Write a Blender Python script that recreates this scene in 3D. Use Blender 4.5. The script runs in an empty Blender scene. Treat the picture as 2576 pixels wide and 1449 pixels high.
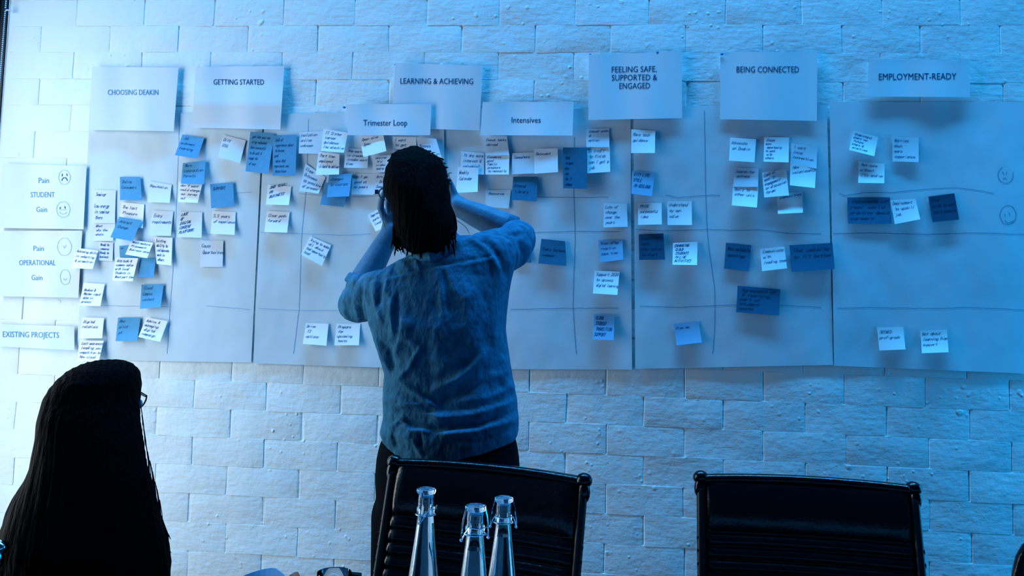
import bpy, bmesh, math, random
import numpy as np
from mathutils import Vector, Matrix

S = bpy.context.scene
COL = S.collection
rnd = random.Random(7)

# ------------------------------------------------------------------ camera
YAW, PITCH, ROLL, FPX = -0.07589, 0.06479, 0.0282, 1900.0
CAM = np.array([1.8018, -2.375, 1.25])
ZOFF = 2.3443                      # world height of course line 0 minus fitted value


def _basis():
    cy, sy = math.cos(YAW), math.sin(YAW)
    f = np.array([sy * math.cos(PITCH), cy * math.cos(PITCH), math.sin(PITCH)])
    r = np.array([cy, -sy, 0.0])
    u = np.cross(r, f)
    r2 = math.cos(ROLL) * r + math.sin(ROLL) * u
    u2 = -math.sin(ROLL) * r + math.cos(ROLL) * u
    return r2, u2, f


RV, UV, FV = _basis()
cd = bpy.data.cameras.new('camera')
cam = bpy.data.objects.new('camera', cd)
COL.objects.link(cam)
cam.matrix_world = Matrix(((RV[0], UV[0], -FV[0], CAM[0]), (RV[1], UV[1], -FV[1], CAM[1]),
                           (RV[2], UV[2], -FV[2], CAM[2]), (0, 0, 0, 1)))
cd.sensor_fit = 'HORIZONTAL'
cd.sensor_width = 36.0
cd.lens = 36.0 * FPX / 2576.0
cd.clip_start = 0.05
S.camera = cam


def at(px, py, Y):
    """point of the vertical plane y=Y seen at that place of the photograph"""
    d = FV + RV * ((px - 1288) / FPX) - UV * ((py - 724.5) / FPX)
    return CAM + d * ((Y - CAM[1]) / d[1])


# ------------------------------------------------------------------ world, lights, exposure
w = bpy.data.worlds.new('world')
S.world = w
w.use_nodes = True
w.node_tree.nodes['Background'].inputs[0].default_value = (0.0, 0.2, 0.55, 1)
w.node_tree.nodes['Background'].inputs[1].default_value = 0.35


def area(name, loc, target, sx, sy, power, color):
    l = bpy.data.lights.new(name, 'AREA')
    l.shape = 'RECTANGLE'
    l.size, l.size_y = sx, sy
    l.energy = power
    l.color = color
    o = bpy.data.objects.new(name, l)
    COL.objects.link(o)
    o.location = loc
    o.rotation_euler = (Vector(target) - Vector(loc)).to_track_quat('-Z', 'Y').to_euler()
    return o


# daylight through the tall window in the left wall: near bay beside the bricks, far bay under open sky
area('window_daylight', (-0.44, -0.68, 1.30), (1.0, -0.68, 1.25), 0.75, 2.1, 35, (0.84, 0.94, 1.0))
area('window_skylight', (-0.44, -1.50, 1.30), (1.0, -1.30, 1.25), 0.85, 2.1, 6, (0.12, 0.52, 1.0))
# added blue fill for the right side, set behind an invented opening in the wall
area('right_fill_light', (4.56, -0.36, 1.15), (1.0, -0.30, 1.0), 0.38, 1.6, 34, (0.0, 0.42, 1.0))
# high ceiling strip washing the brick wall
wash = area('ceiling_wash_lamp', (1.9, -0.54, 5.12), (1.9, -0.22, 0.0), 4.8, 0.25, 172, (0.04, 0.34, 0.78))
wash.data.spread = math.radians(90)

S.view_settings.view_transform = 'Standard'
S.view_settings.look = 'None'
S.view_settings.exposure = 0.0
S.view_settings.gamma = 1.0
S.view_settings.use_curve_mapping = False


# ------------------------------------------------------------------ materials
def mat(name, col, rough=0.6, spec=0.5, metal=0.0, bump=None, var=0.0, vscale=8.0, trans=0.0, ior=1.45, sheen=0.0):
    m = bpy.data.materials.new(name)
    m.use_nodes = True
    nt = m.node_tree
    b = nt.nodes['Principled BSDF']
    b.inputs['Base Color'].default_value = (*col, 1)
    b.inputs['Roughness'].default_value = rough
    b.inputs['Specular IOR Level'].default_value = spec
    b.inputs['Metallic'].default_value = metal
    b.inputs['Transmission Weight'].default_value = trans
    b.inputs['IOR'].default_value = ior
    geo = nt.nodes.new('ShaderNodeNewGeometry')
    if var:
        n = nt.nodes.new('ShaderNodeTexNoise')
        n.inputs['Scale'].default_value = vscale
        n.inputs['Detail'].default_value = 4
        nt.links.new(geo.outputs['Position'], n.inputs['Vector'])
        r = nt.nodes.new('ShaderNodeMapRange')
        r.inputs['From Min'].default_value = .3
        r.inputs['From Max'].default_value = .7
        r.inputs['To Min'].default_value = 1 - var
        r.inputs['To Max'].default_value = 1 + var * .5
        nt.links.new(n.outputs['Fac'], r.inputs['Value'])
        mx = nt.nodes.new('ShaderNodeVectorMath')
        mx.operation = 'SCALE'
        mx.inputs[0].default_value = col
        nt.links.new(r.outputs[0], mx.inputs['Scale'])
        nt.links.new(mx.outputs[0], b.inputs['Base Color'])
    prev = None
    for (kind, sc, dist, stretch) in (bump or []):
        if kind == 'noise':
            n = nt.nodes.new('ShaderNodeTexNoise')
            n.inputs['Detail'].default_value = 3
            out = 'Fac'
        else:
            n = nt.nodes.new('ShaderNodeTexVoronoi')
            n.feature = 'SMOOTH_F1'
            out = 'Distance'
        n.inputs['Scale'].default_value = sc
        mp = nt.nodes.new('ShaderNodeMapping')
        mp.inputs['Scale'].default_value = stretch[:3]
        if len(stretch) > 3:
            mp.inputs['Rotation'].default_value = (0, stretch[3], 0)
        nt.links.new(geo.outputs['Position'], mp.inputs['Vector'])
        nt.links.new(mp.outputs[0], n.inputs['Vector'])
        src = n.outputs[out]
        if kind == 'drops':
            r = nt.nodes.new('ShaderNodeMapRange')
            r.interpolation_type = 'SMOOTHSTEP'
            r.inputs['From Min'].default_value = .0
            r.inputs['From Max'].default_value = .22
            r.inputs['To Min'].default_value = 1
            r.inputs['To Max'].default_value = 0
            nt.links.new(src, r.inputs['Value'])
            # only in patches
            n2 = nt.nodes.new('ShaderNodeTexNoise')
            n2.inputs['Scale'].default_value = 6
            nt.links.new(geo.outputs['Position'], n2.inputs['Vector'])
            r2 = nt.nodes.new('ShaderNodeMapRange')
            r2.inputs['From Min'].default_value = .5
            r2.inputs['From Max'].default_value = .66
            nt.links.new(n2.outputs['Fac'], r2.inputs['Value'])
            mm = nt.nodes.new('ShaderNodeMath')
            mm.operation = 'MULTIPLY'
            nt.links.new(r.outputs[0], mm.inputs[0])
            nt.links.new(r2.outputs[0], mm.inputs[1])
            src = mm.outputs[0]
        bp = nt.nodes.new('ShaderNodeBump')
        bp.inputs['Strength'].default_value = 1
        bp.inputs['Distance'].default_value = dist
        nt.links.new(src, bp.inputs['Height'])
        if prev:
            nt.links.new(prev, bp.inputs['Normal'])
        prev = bp.outputs[0]
    if prev:
        nt.links.new(prev, b.inputs['Normal'])
    return m


O1 = (1, 1, 1)
M = dict(
    brick=mat('painted_brick', (.80, .89, .90), .55, .35, bump=[('noise', 7, .006, O1), ('noise', 50, .0011, (1.3, 1, 1)),
              ('noise', 24, .0011, (1, 1, 3.2, .8)), ('drops', 34, .0024, O1), ('noise', 200, .0003, O1)]),
    sheet=mat('butcher_paper', (.64, .76, .82), .7, .2, bump=[('noise', 2.2, .02, (1.3, 1, .8)), ('noise', 130, .0002, O1)]),
    header=mat('printer_paper', (.72, .80, .86), .7, .2, bump=[('noise', 120, .0002, O1)]),
    pale=mat('pale_note_paper', (.90, .93, .95), .7, .2),
    soft=mat('soft_note_paper', (.70, .78, .85), .7, .2),
    blue=mat('blue_note_paper', (.09, .34, .58), .7, .2, var=.06, vscale=60),
    deep=mat('deep_note_paper', (.02, .16, .29), .7, .2, var=.08, vscale=60),
    mid=mat('mid_note_paper', (.22, .50, .74), .7, .2),
    ink=mat('marker_ink', (.008, .10, .26), .6, .2),
    inksoft=mat('faint_pen_ink', (.25, .46, .68), .6, .2),
    inkmid=mat('pen_ink', (.05, .25, .45), .6, .2),
    inkdark=mat('dark_ink', (.0, .035, .09), .6, .2),
    print=mat('printed_toner', (.003, .055, .15), .6, .2),
    printpale=mat('faded_toner', (.07, .27, .52), .6, .2),
    putty=mat('blue_putty', (.05, .25, .50), .8, .2),
    shirt=mat('shirt_cotton', (.024, .14, .24), .85, .15, var=.30, vscale=45,
              bump=[('noise', 700, .0006, O1), ('noise', 34, .010, (1, 1, .55, .5)), ('noise', 14, .014, (1, 1, .7, -.5))]),
    trousers=mat('black_cloth', (.001, .003, .005), .9, .04, bump=[('noise', 20, .004, (1, 1, .4))]),
    skin=mat('skin', (.055, .16, .26), .55, .3, var=.18, vscale=30, bump=[('noise', 160, .0006, O1)]),
    hair=mat('black_hair', (.0002, .0006, .0012), .7, .02, bump=[('noise', 130, .006, (1, 1, .06))]),
    leather=mat('black_leather', (.0006, .0016, .003), .20, .42, bump=[('noise', 22, .002, O1), ('noise', 260, .0003, O1)]),
    rail=mat('black_metal', (.002, .004, .006), .35, .35),
    chrome=mat('polished_metal', (.7, .8, .88), .12, .5, metal=1),
    frame=mat('dark_window_frame', (.004, .012, .02), .4, .3),
    chain=mat('bead_chain', (.45, .7, .85), .4, .5),
    table=mat('table_top', (.35, .55, .68), .35, .4, var=.15, vscale=4),
    floor=mat('dark_carpet', (.01, .035, .06), .95, .1, var=.3, vscale=90),
    wall=mat('room_paint', (.03, .10, .16), .8, .2, var=.1, vscale=3),
    white=mat('white_card', (.85, .9, .93), .6, .3),
    cloth=mat('dark_cloth', (.001, .003, .005), .9, .04),
    glass=mat('clear_glass', (.97, .99, 1.0), .0, .5, trans=1, ior=1.48),
    water=mat('still_water', (.95, .98, 1.0), .0, .5, trans=1, ior=1.33),
    rubber=mat('grey_gasket', (.25, .45, .6), .5, .4),
)


# ------------------------------------------------------------------ object helpers
def mesh_obj(name, verts, faces, m, parent=None, smooth=False):
    me = bpy.data.meshes.new(name)
    me.from_pydata([tuple(map(float, v)) for v in verts], [], faces)
    me.materials.append(M[m])
    if smooth:
        me.polygons.foreach_set('use_smooth', [True] * len(me.polygons))
    o = bpy.data.objects.new(name, me)
    COL.objects.link(o)
    if parent is not None:
        o.parent = parent
        o.matrix_parent_inverse = Matrix.Translation(-Vector(parent.location)) if not any(parent.rotation_euler) else parent.matrix_basis.inverted()
    return o


def tag(o, label=None, cat=None, group=None, kind=None):
    if label: o['label'] = label
    if cat: o['category'] = cat
    if group: o['group'] = group
    if kind: o['kind'] = kind
    return o


def empty(name, loc, rz=0.0):
    o = bpy.data.objects.new(name, None)
    COL.objects.link(o)
    o.location = loc
    o.rotation_euler = (0, 0, rz)
    o.empty_display_size = .05
    return o


class MB:
    """collects boxes, tubes and lathes into one mesh"""
    def __init__(self): self.v = []; self.f = []

    def add(self, vs, fs):
        n = len(self.v)
        self.v += [tuple(map(float, q)) for q in vs]
        self.f += [tuple(i + n for i in q) for q in fs]
        return self

    def box(self, lo, hi, b=0.0):
        bm = bmesh.new()
        bmesh.ops.create_cube(bm, size=1)
        for v in bm.verts:
            v.co = Vector([(lo[i] + hi[i]) / 2 + v.co[i] * (hi[i] - lo[i]) for i in range(3)])
        if b: bmesh.ops.bevel(bm, geom=bm.edges[:], offset=b, segments=2, affect='EDGES', profile=.6)
        bm.verts.index_update()
        self.add([v.co[:] for v in bm.verts], [[v.index for v in f.verts] for f in bm.faces])
        bm.free()
        return self

    def tube(self, pts, rad, n=8, cap=True):
        P = [np.array(p, float) for p in pts]
        R = rad if hasattr(rad, '__len__') else [rad] * len(P)
        vs = []; fs = []
        ref = None
        for i, p in enumerate(P):
            t = P[min(i + 1, len(P) - 1)] - P[max(i - 1, 0)]
            t = t / (np.linalg.norm(t) + 1e-12)
            if ref is None:
                ref = np.cross(t, [0, 0, 1.0])
                if np.linalg.norm(ref) < .1: ref = np.cross(t, [1.0, 0, 0])
            ref = ref - t * (ref @ t)
            ref /= np.linalg.norm(ref) + 1e-12
            b = np.cross(t, ref)
            for k in range(n):
                a = 2 * math.pi * k / n
                vs.append(p + R[i] * (math.cos(a) * ref + math.sin(a) * b))
        for i in range(len(P) - 1):
            for k in range(n):
                fs.append((i * n + k, i * n + (k + 1) % n, (i + 1) * n + (k + 1) % n, (i + 1) * n + k))
        if cap:
            fs.append(tuple(range(n))[::-1]); fs.append(tuple((len(P) - 1) * n + k for k in range(n)))
        return self.add(vs, fs)

    def lathe(self, prof, c=(0, 0, 0), n=32, closed=False):
        vs = []; fs = []
        for (r, z) in prof:
            for k in range(n):
                a = 2 * math.pi * k / n
                vs.append((c[0] + r * math.cos(a), c[1] + r * math.sin(a), c[2] + z))
        m = len(prof)
        for i in range(m if closed else m - 1):
            for k in range(n):
                j = (i + 1) % m
                fs.append((i * n + k, i * n + (k + 1) % n, j * n + (k + 1) % n, j * n + k))
        return self.add(vs, fs)

    def sphere(self, c, r, n=10, sc=(1, 1, 1)):
        vs = []; fs = []
        m = max(6, n // 2 + 2)
        for i in range(m + 1):
            th = math.pi * i / m
            for k in range(n):
                a = 2 * math.pi * k / n
                vs.append((c[0] + r * sc[0] * math.sin(th) * math.cos(a), c[1] + r * sc[1] * math.sin(th) * math.sin(a), c[2] + r * sc[2] * math.cos(th)))
        for i in range(m):
            for k in range(n):
                fs.append((i * n + k, (i + 1) * n + k, (i + 1) * n + (k + 1) % n, i * n + (k + 1) % n))
        return self.add(vs, fs)

    def build(self, name, m, parent=None, smooth=True):
        me = bpy.data.meshes.new(name)
        me.from_pydata(self.v, [], self.f)
        bm = bmesh.new(); bm.from_mesh(me)
        bmesh.ops.remove_doubles(bm, verts=bm.verts, dist=1e-6)
        bmesh.ops.recalc_face_normals(bm, faces=bm.faces)
        bm.to_mesh(me); bm.free()
        me.materials.append(M[m])
        if smooth:
            me.polygons.foreach_set('use_smooth', [True] * len(me.polygons))
            try: me.set_sharp_from_angle(angle=math.radians(40))
            except Exception: pass
        o = bpy.data.objects.new(name, me)
        COL.objects.link(o)
        if parent is not None: o.parent = parent
        return o


def smooth_noise(x, z, seed=0):
    r = random.Random(seed)
    s = 0
    for k in range(4):
        a, b, c = r.uniform(-1, 1), r.uniform(-1, 1), r.uniform(0, 6.28)
        f = 1.6 ** k
        s = s + np.sin((a * x + b * z) * f * 6 + c) / f
    return s / 2.4


# ------------------------------------------------------------------ the brick wall
CX = [-0.00135, 0.24001, -0.0003, -5e-05, 5e-05, 3e-05]
CZ = [0.00417, 0.00048, -0.09073, -7e-05, -3e-05, 2e-05]


def brick_xz(u, v):
    b = [1, u, v, u * u, u * v, v * v]
    return sum(p * q for p, q in zip(CX, b)), ZOFF + sum(p * q for p, q in zip(CZ, b))


XL = -0.12            # left end of the brick wall
wall = MB().box((XL - .01, 0.0022, -.02), (4.45, .16, 5.22)).build('wall_back', 'brick', smooth=False)
wall['kind'] = 'structure'

rest = MB()


def brick_geo(x0, x1, z0, z1, r):
    nx, nz = 6, 4
    g = r.uniform(.0014, .0038)
    gz = 0.0002
    prx = [0, .035, .36, .66, .965, 1]
    prz = [0, .05, .95, 1]
    push = r.uniform(-.0006, .0006)
    tiltx, tiltz = r.uniform(-.0010, .0010), r.uniform(-.0004, .0004)
    vs = []; fs = []
    j = [[(r.uniform(-.0022, .0022), r.uniform(-.0016, .0016), r.uniform(-.0003, .0003)) for _ in range(nx)] for _ in range(nz)]
    bed = r.uniform(.0, 1.0) ** 2
    for k in range(nz):
        for i in range(nx):
            ex = i in (0, nx - 1)
            ez = k in (0, nz - 1)
            jx, jz, jy = j[k][i]
            x = x0 + g + (x1 - x0 - 2 * g) * prx[i] + (jx if 0 < i < nx - 1 else jx * .8)
            z = z0 + gz + (z1 - z0 - 2 * gz) * prz[k] + jz * .7
            y = push + tiltx * (prx[i] - .5) + tiltz * (prz[k] - .5) + jy + (.0008 if ex else 0) + (.00005 + .0003 * bed if ez else 0)
            vs.append((x, y, z))
    for k in range(nz - 1):
        for i in range(nx - 1):
            a = k * nx + i
            fs.append((a, a + 1, a + nx + 1, a + nx))
    loop = [i for i in range(nx)] + [k * nx + nx - 1 for k in range(1, nz)] + [(nz - 1) * nx + i for i in range(nx - 2, -1, -1)] + [k * nx for k in range(nz - 2, 0, -1)]
    base = len(vs)
    for t in loop:
        x, y, z = vs[t]
        i, k = t % nx, t // nx
        x += -.0016 if i == 0 else (.0016 if i == nx - 1 else 0)
        z += -.0004 if k == 0 else (.0004 if k == nz - 1 else 0)
        vs.append((x, .0024, z))
    L = len(loop)
    for q in range(L):
        fs.append((loop[q], base + q, base + (q + 1) % L, loop[(q + 1) % L]))
    return vs, fs


nb = 0
for row in range(-32, 26):
    off = 0.0 if row % 2 else 0.5
    k = -1
    while True:
        u0 = off + k
        k += 1
        if u0 > 18.5: break
        r = random.Random(row * 97 + int(u0 * 2) * 13 + 5)
        du = r.uniform(-.018, .018)
        x0, z1 = brick_xz(u0, row); x1, _ = brick_xz(u0 + 1, row)
        _, z0 = brick_xz(u0 + .5, row + 1); _, z1 = brick_xz(u0 + .5, row)
        x0 += random.Random(row * 31 + int(u0 * 2)).uniform(-.004, .004)
        x1 += random.Random(row * 31 + int(u0 * 2) + 2).uniform(-.004, .004)
        if x1 < XL + .04: continue
        x0 = max(x0, XL + r.uniform(-.006, .006))
        if x0 > 4.35: break
        x1 = min(x1, 4.44)
        z0 = max(z0, .0); z1 = min(z1, 5.2)
        if z1 - z0 < .03: continue
        vs, fs = brick_geo(x0, x1, z0, z1, r)
        seen = x0 < 3.2 and z1 > .40 and z0 < 2.37
        if seen and nb < 300:
            c = Vector(((x0 + x1) / 2, 0, (z0 + z1) / 2))
            o = mesh_obj('brick', [(a - c.x, b, d - c.z) for a, b, d in vs], fs, 'brick', smooth=True)
            o.location = c
            o.parent = wall
            o.data.set_sharp_from_angle(angle=.35)
            nb += 1
        else:
            rest.add(vs, fs)
o = rest.build('outer_bricks', 'brick', wall, smooth=True)
o.data.set_sharp_from_angle(angle=.35)
o['kind'] = 'stuff'

# ------------------------------------------------------------------ room shell
RX0, RX1, RY0, RY1, RH = -.34, 4.45, -5.2, 0.16, 5.22
fl = MB().box((RX0 - .1, RY0 - .1, -.1), (RX1 + .1, RY1, 0)).build('floor', 'floor', smooth=False); fl['kind'] = 'structure'
ce = MB().box((RX0 - .1, RY0 - .1, RH), (RX1 + .1, RY1, RH + .1)).build('ceiling', 'wall', smooth=False); ce['kind'] = 'structure'
wr = MB().box((RX1, RY0, 0), (RX1 + .1, -.60, RH)).box((RX1, -.12, 0), (RX1 + .1, RY1, RH)).box((RX1, -.60, 0), (RX1 + .1, -.12, .35)).box((RX1, -.60, 2.05), (RX1 + .1, -.12, RH)).build('wall_right', 'wall', smooth=False); wr['kind'] = 'structure'  # opening is invented, cut only for the added fill lamp
wn = MB().box((RX0 - .1, RY0 - .1, 0), (RX1 + .1, RY0, RH)).build('wall_front', 'wall', smooth=False); wn['kind'] = 'structure'
# left wall with one tall window opening (y -2.1 .. -0.2)
WY0, WY1, WZ0, WZ1 = -2.02, -.28, .2, 2.4
wl = MB()
wl.box((RX0 - .1, RY0, 0), (RX0, WY0, RH)); wl.box((RX0 - .1, WY1, 0), (RX0, RY1, RH))
wl.box((RX0 - .1, WY0, 0), (RX0, WY1, WZ0)); wl.box((RX0 - .1, WY0, WZ1), (RX0, WY1, RH))
wl = wl.build('wall_left', 'wall', smooth=False); wl['kind'] = 'structure'
win = empty('window_1', (RX0, (WY0 + WY1) / 2, (WZ0 + WZ1) / 2)); win['kind'] = 'structure'


def wbar(name, lo, hi):
    c = win.location
    return MB().box([lo[i] - c[i] for i in range(3)], [hi[i] - c[i] for i in range(3)], .004).build(name, 'frame', win)


wbar('frame_bar', (RX0 - .07, WY0, WZ0), (RX0 - .02, WY0 + .05, WZ1))
wbar('frame_bar', (RX0 - .07, WY1 - .05, WZ0), (RX0 - .02, WY1, WZ1))
wbar('frame_bar', (RX0 - .07, WY0 + .05, WZ0), (RX0 - .02, WY1 - .05, WZ0 + .05))
wbar('frame_bar', (RX0 - .07, WY0 + .05, WZ1 - .05), (RX0 - .02, WY1 - .05, WZ1))
# dark jamb that closes the corner beside the bricks, with the blind's bead chain
jm = MB().box((RX0, .0, 0), (XL - .012, .155, RH), .002)
jm.box((XL - .06, -.012, 0), (XL - .040, .0, RH), .002)
jm = jm.build('trim_1', 'frame'); jm['kind'] = 'structure'
ch = MB()
for k in range(260):
    z = 2.55 - k * .0072
    ch.sphere((XL - .013 + .002 * math.sin(z * 3), -.010, z), .0028, 6)
ch = ch.build('bead_chain', 'chain')
tag(ch, 'thin pale bead chain hanging in front of the dark frame at the left edge', 'chain')
c = at(19, 25, -.02)
cl = MB().box((c[0] - .010, -.026, c[2] - .004), (c[0] + .010, -.014, c[2] + .004), .002).build('chain_clip', 'chrome', ch)


# ------------------------------------------------------------------ paper on the wall
def px_st(patch, px, py):
    (ax, ay), (bx, by), (cx, cy), (dx, dy) = patch.q
    s = t = .5
    for _k in range(6):
        lx = ax * (1 - t) + dx * t; rx = bx * (1 - t) + cx * t
        s = (px - lx) / (rx - lx)
        ty = ay * (1 - s) + by * s; byy = dy * (1 - s) + cy * s
        t = (py - ty) / (byy - ty)
    return s, t


class Patch:
    """a sheet fixed to the wall: four corners seen in the photograph, a base gap, a curl and waves"""
    def __init__(self, q, base, lift=0.0, waves=None, power=2.0, seed=0, side=0.0, crease=None, under=None):
        self.under = under; self.q = q; self.base = base; self.lift = lift; self.w = waves; self.p = power; self.seed = seed; self.side = side
        self.crease = crease

    def P(self, s, t, off=0.0):
        (ax, ay), (bx, by), (cx, cy), (dx, dy) = self.q
        px = (ax * (1 - s) + bx * s) * (1 - t) + (dx * (1 - s) + cx * s) * t
        py = (ay * (1 - s) + by * s) * (1 - t) + (dy * (1 - s) + cy * s) * t
        y = self.base + self.lift * (max(t, 0) ** self.p) * (1 + self.side * (s - .5) * 2)
        if self.w:
            for amp, ks, kt, ph in self.w:
                y += amp * (1 + math.sin(2 * math.pi * (ks * s + kt * t) + ph)) * .5
        if self.under is not None: y += self.under.Y(px, py)
        if self.crease:
            t0, dep = self.crease
            y += dep * max(0, 1 - abs(t - t0) / .35)
        return at(px, py, -(y + off))

    def Y(self, px, py):
        s, t = px_st(self, px, py)
        y = self.base + self.lift * (min(max(t, 0), 1) ** self.p)
        for amp, ks, kt, ph in self.w:
            y += amp * (1 + math.sin(2 * math.pi * (ks * s + kt * t) + ph)) * .5
        return y

    def mesh(self, name, m, nx, ny, parent=None):
        vs = [self.P(i / nx, k / ny) for k in range(ny + 1) for i in range(nx + 1)]
        fs = [(k * (nx + 1) + i, (k + 1) * (nx + 1) + i, (k + 1) * (nx + 1) + i + 1, k * (nx + 1) + i + 1) for k in range(ny) for i in range(nx)]
        c = sum(vs) / len(vs)
        o = mesh_obj(name, [v - c for v in vs], fs, m, None, True)
        o.location = c
        if parent is not None: o.parent = parent
        self.c = c
        return o


GL = {}
for line in '''a 45 36 16 04 12 32 44/46 42|b 09 02/05 26 44 32 02|c 45 26 05 03 22 43|d 49 42/44 26 04 12 32 43|e 04 44 45 26 05 03 22 42
f 49 38 28 17 12/06 36|g 44 26 04 12 32 43/46 41 20 01|h 09 02/05 26 45 42|i 16 12/18 19|j 26 21 10/28 29|k 09 02/46 04 42|l 19 12 22
m 06 02/05 16 25 22/25 36 45 42|n 06 02/05 26 45 42|o 26 04 03 22 43 45 26|p 06 00/05 26 44 32 03|q 44 26 04 12 32 43/46 40|r 06 02/04 26 36
s 46 16 05 34 43 32 02|t 28 23 32 42/06 46|u 06 03 22 43/46 42|v 06 22 46|w 06 12 24 32 46|x 06 42/46 02|y 06 23/46 10|z 06 46 02 42
A 02 29 42/15 35|B 02 09 29 38 27 06/26 44 32 02|C 48 29 07 04 22 43|D 02 09 29 46 44 22 02|E 49 09 02 42/06 36|F 49 09 02/06 36
G 48 29 07 04 22 43 45 25|H 09 02/49 42/06 46|I 29 22|J 49 43 22 03|K 09 02/49 05 42|L 09 02 42|M 02 09 25 49 42|N 02 09 42 49
O 29 07 04 22 44 47 29|P 02 09 38 47 36 05|Q 29 07 04 22 44 47 29/33 51|R 02 09 38 47 36 05/25 42|S 48 29 08 35 43 22 03|T 09 49/29 22
U 09 04 22 44 49|V 09 22 49|W 09 12 26 32 49|X 09 42/49 02|Y 09 26 49/26 22|Z 09 49 02 42|0 29 07 04 22 44 47 29|1 18 29 22|2 08 29 47 02 42
3 09 49 26 44 22 03|5 49 09 06 36 43 22 02|7 09 49 12|- 05 35|& 42 08 29 37 04 22 45|. 12 13|, 12 01|? 08 29 47 24/22 21|' 29 27'''.replace('\n', '|').split('|'):
    k, _, g = line.partition(' ')
    GL[k] = [[(int(a[0]), int(a[1]) - 2) for a in seg.split()] for seg in g.split('/')]
GL['/'] = [[(0, 0), (4, 7)]]


def strokes_mesh(patch, polys, width, m, name, parent, off=.0006):
    """flat pen strokes; polys in (s,t) of the sheet, width in metres"""
    vs = []; fs = []
    c = np.array(parent.location)
    for pl in polys:
        pts = [patch.P(s, t, off) for s, t in pl]
        for a, b in zip(pts[:-1], pts[1:]):
            d = b - a
            L = math.hypot(d[0], d[2])
            if L < 1e-6: continue
            n = np.array([-d[2], 0, d[0]]) / L * width / 2
            e = d / L * width * .4
            k = len(vs)
            vs += [a - n - e - c, a + n - e - c, b + n + e - c, b - n + e - c]
            fs.append((k, k + 3, k + 2, k + 1))
    if not vs: return None
    o = mesh_obj(name, vs, fs, m)
    o.parent = parent
    return o


def handwriting(patch, lines, m, parent, size=.13, top=.14, left=.10, slope=0.0, seed=0, lead=.2, width=.0013, center=False):
    r = random.Random(seed)
    polys = []
    t = top
    for ln in lines:
        n = len(ln)
        cw = min(size * .62, (.97 - left) / max(n, 1))
        x = left + r.uniform(-.02, .04)
        if center: x = max(.04, .5 - n * cw / 2)
        y = t + size
        for chx in ln:
            if chx != ' ':
                for seg in GL.get(chx, GL['o']):
                    pp = []
                    for (a, b) in seg:
                        u = x + (a / 4.6 * cw * .92) + b * .010 * .6 + r.uniform(-.006, .006)
                        v = y - b / 7 * size + r.uniform(-.006, .006) + slope * (u - left)
                        pp.append((u, v))
                    polys.append(pp)
            x += cw
        t += lead
    return strokes_mesh(patch, polys, width, m, 'handwriting', parent)


def printed(patch, text, px0, px1, py, height, m, parent, slope=0.0, name='printed_text'):
    """printed words whose ink runs from px0 to px1 around the line py, laid on the sheet"""
    cu = bpy.data.curves.new('t', 'FONT')
    cu.body = text
    cu.resolution_u = 2
    cu.offset = .0
    to = bpy.data.objects.new('t', cu)
    COL.objects.link(to)
    dg = bpy.context.evaluated_depsgraph_get()
    me = bpy.data.meshes.new_from_object(to.evaluated_get(dg))
    V = [v.co[:] for v in me.vertices]
    F = [tuple(p.vertices) for p in me.polygons]
    bpy.data.objects.remove(to); bpy.data.curves.remove(cu); bpy.data.meshes.remove(me)
    xs = [v[0] for v in V]
    x0, x1 = min(xs), max(xs)
    caph = .70
    (ax, ay), (bx, by), (cx, cy), (dx, dy) = patch.q
    c = np.array(parent.location)
    out = []
    for (x, y, _) in V:
        px = px0 + (x - x0) / (x1 - x0) * (px1 - px0)
        yy = py + height / 2 - y / caph * height + slope * (px - px0)
        # pixel -> (s,t) of the sheet, two fixed-point passes
        s = t = .5
        for _k in range(6):
            lx = ax * (1 - t) + dx * t; rx = bx * (1 - t) + cx * t
            s = (px - lx) / (rx - lx)
            ty = ay * (1 - s) + by * s; byy = dy * (1 - s) + cy * s
            t = (yy - ty) / (byy - ty)
        out.append(patch.P(s, t, .0007) - c)
    o = mesh_obj(name, out, F, m)
    o.parent = parent
    return o


def pen_lines(patch, plines, m, width, parent, name='pen_line', seed=3):
    """hand-drawn lines given along the photograph; each is an object"""
    for q, pl in enumerate(plines):
        r = random.Random(seed + q)
        pts = []
        for (a, b) in zip(pl[:-1], pl[1:]):
            n = max(1, int(math.hypot(b[0] - a[0], b[1] - a[1]) / 14))
            for k in range(n):
                f = k / n
                pts.append((a[0] + (b[0] - a[0]) * f + r.uniform(-.5, .5), a[1] + (b[1] - a[1]) * f + r.uniform(-.6, .6)))
        pts.append(pl[-1])
        strokes_mesh(patch, [[px_st(patch, *p) for p in pts]], width, m, name, parent)


def ring(cx, cy, rx, ry, a0=0, a1=360, n=26, seed=0):
    r = random.Random(seed)
    return [(cx + rx * math.cos(math.radians(a0 + (a1 - a0) * k / n)) + r.uniform(-.5, .5), cy + ry * math.sin(math.radians(a0 + (a1 - a0) * k / n)) + r.uniform(-.5, .5)) for k in range(n + 1)]


# five large sheets
SH = {}


def sheet(key, q, label, waves, base=.0022, lines=(), faint=True):
    p = Patch(q, base, .001, waves)
    o = p.mesh('paper_sheet', 'sheet', 30, 40)
    tag(o, label, 'paper', 'large paper sheets pinned along the wall')
    pen_lines(p, lines, 'inksoft' if faint else 'inkmid', .0014, o)
    SH[key] = (p, o)
    return p, o


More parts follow.
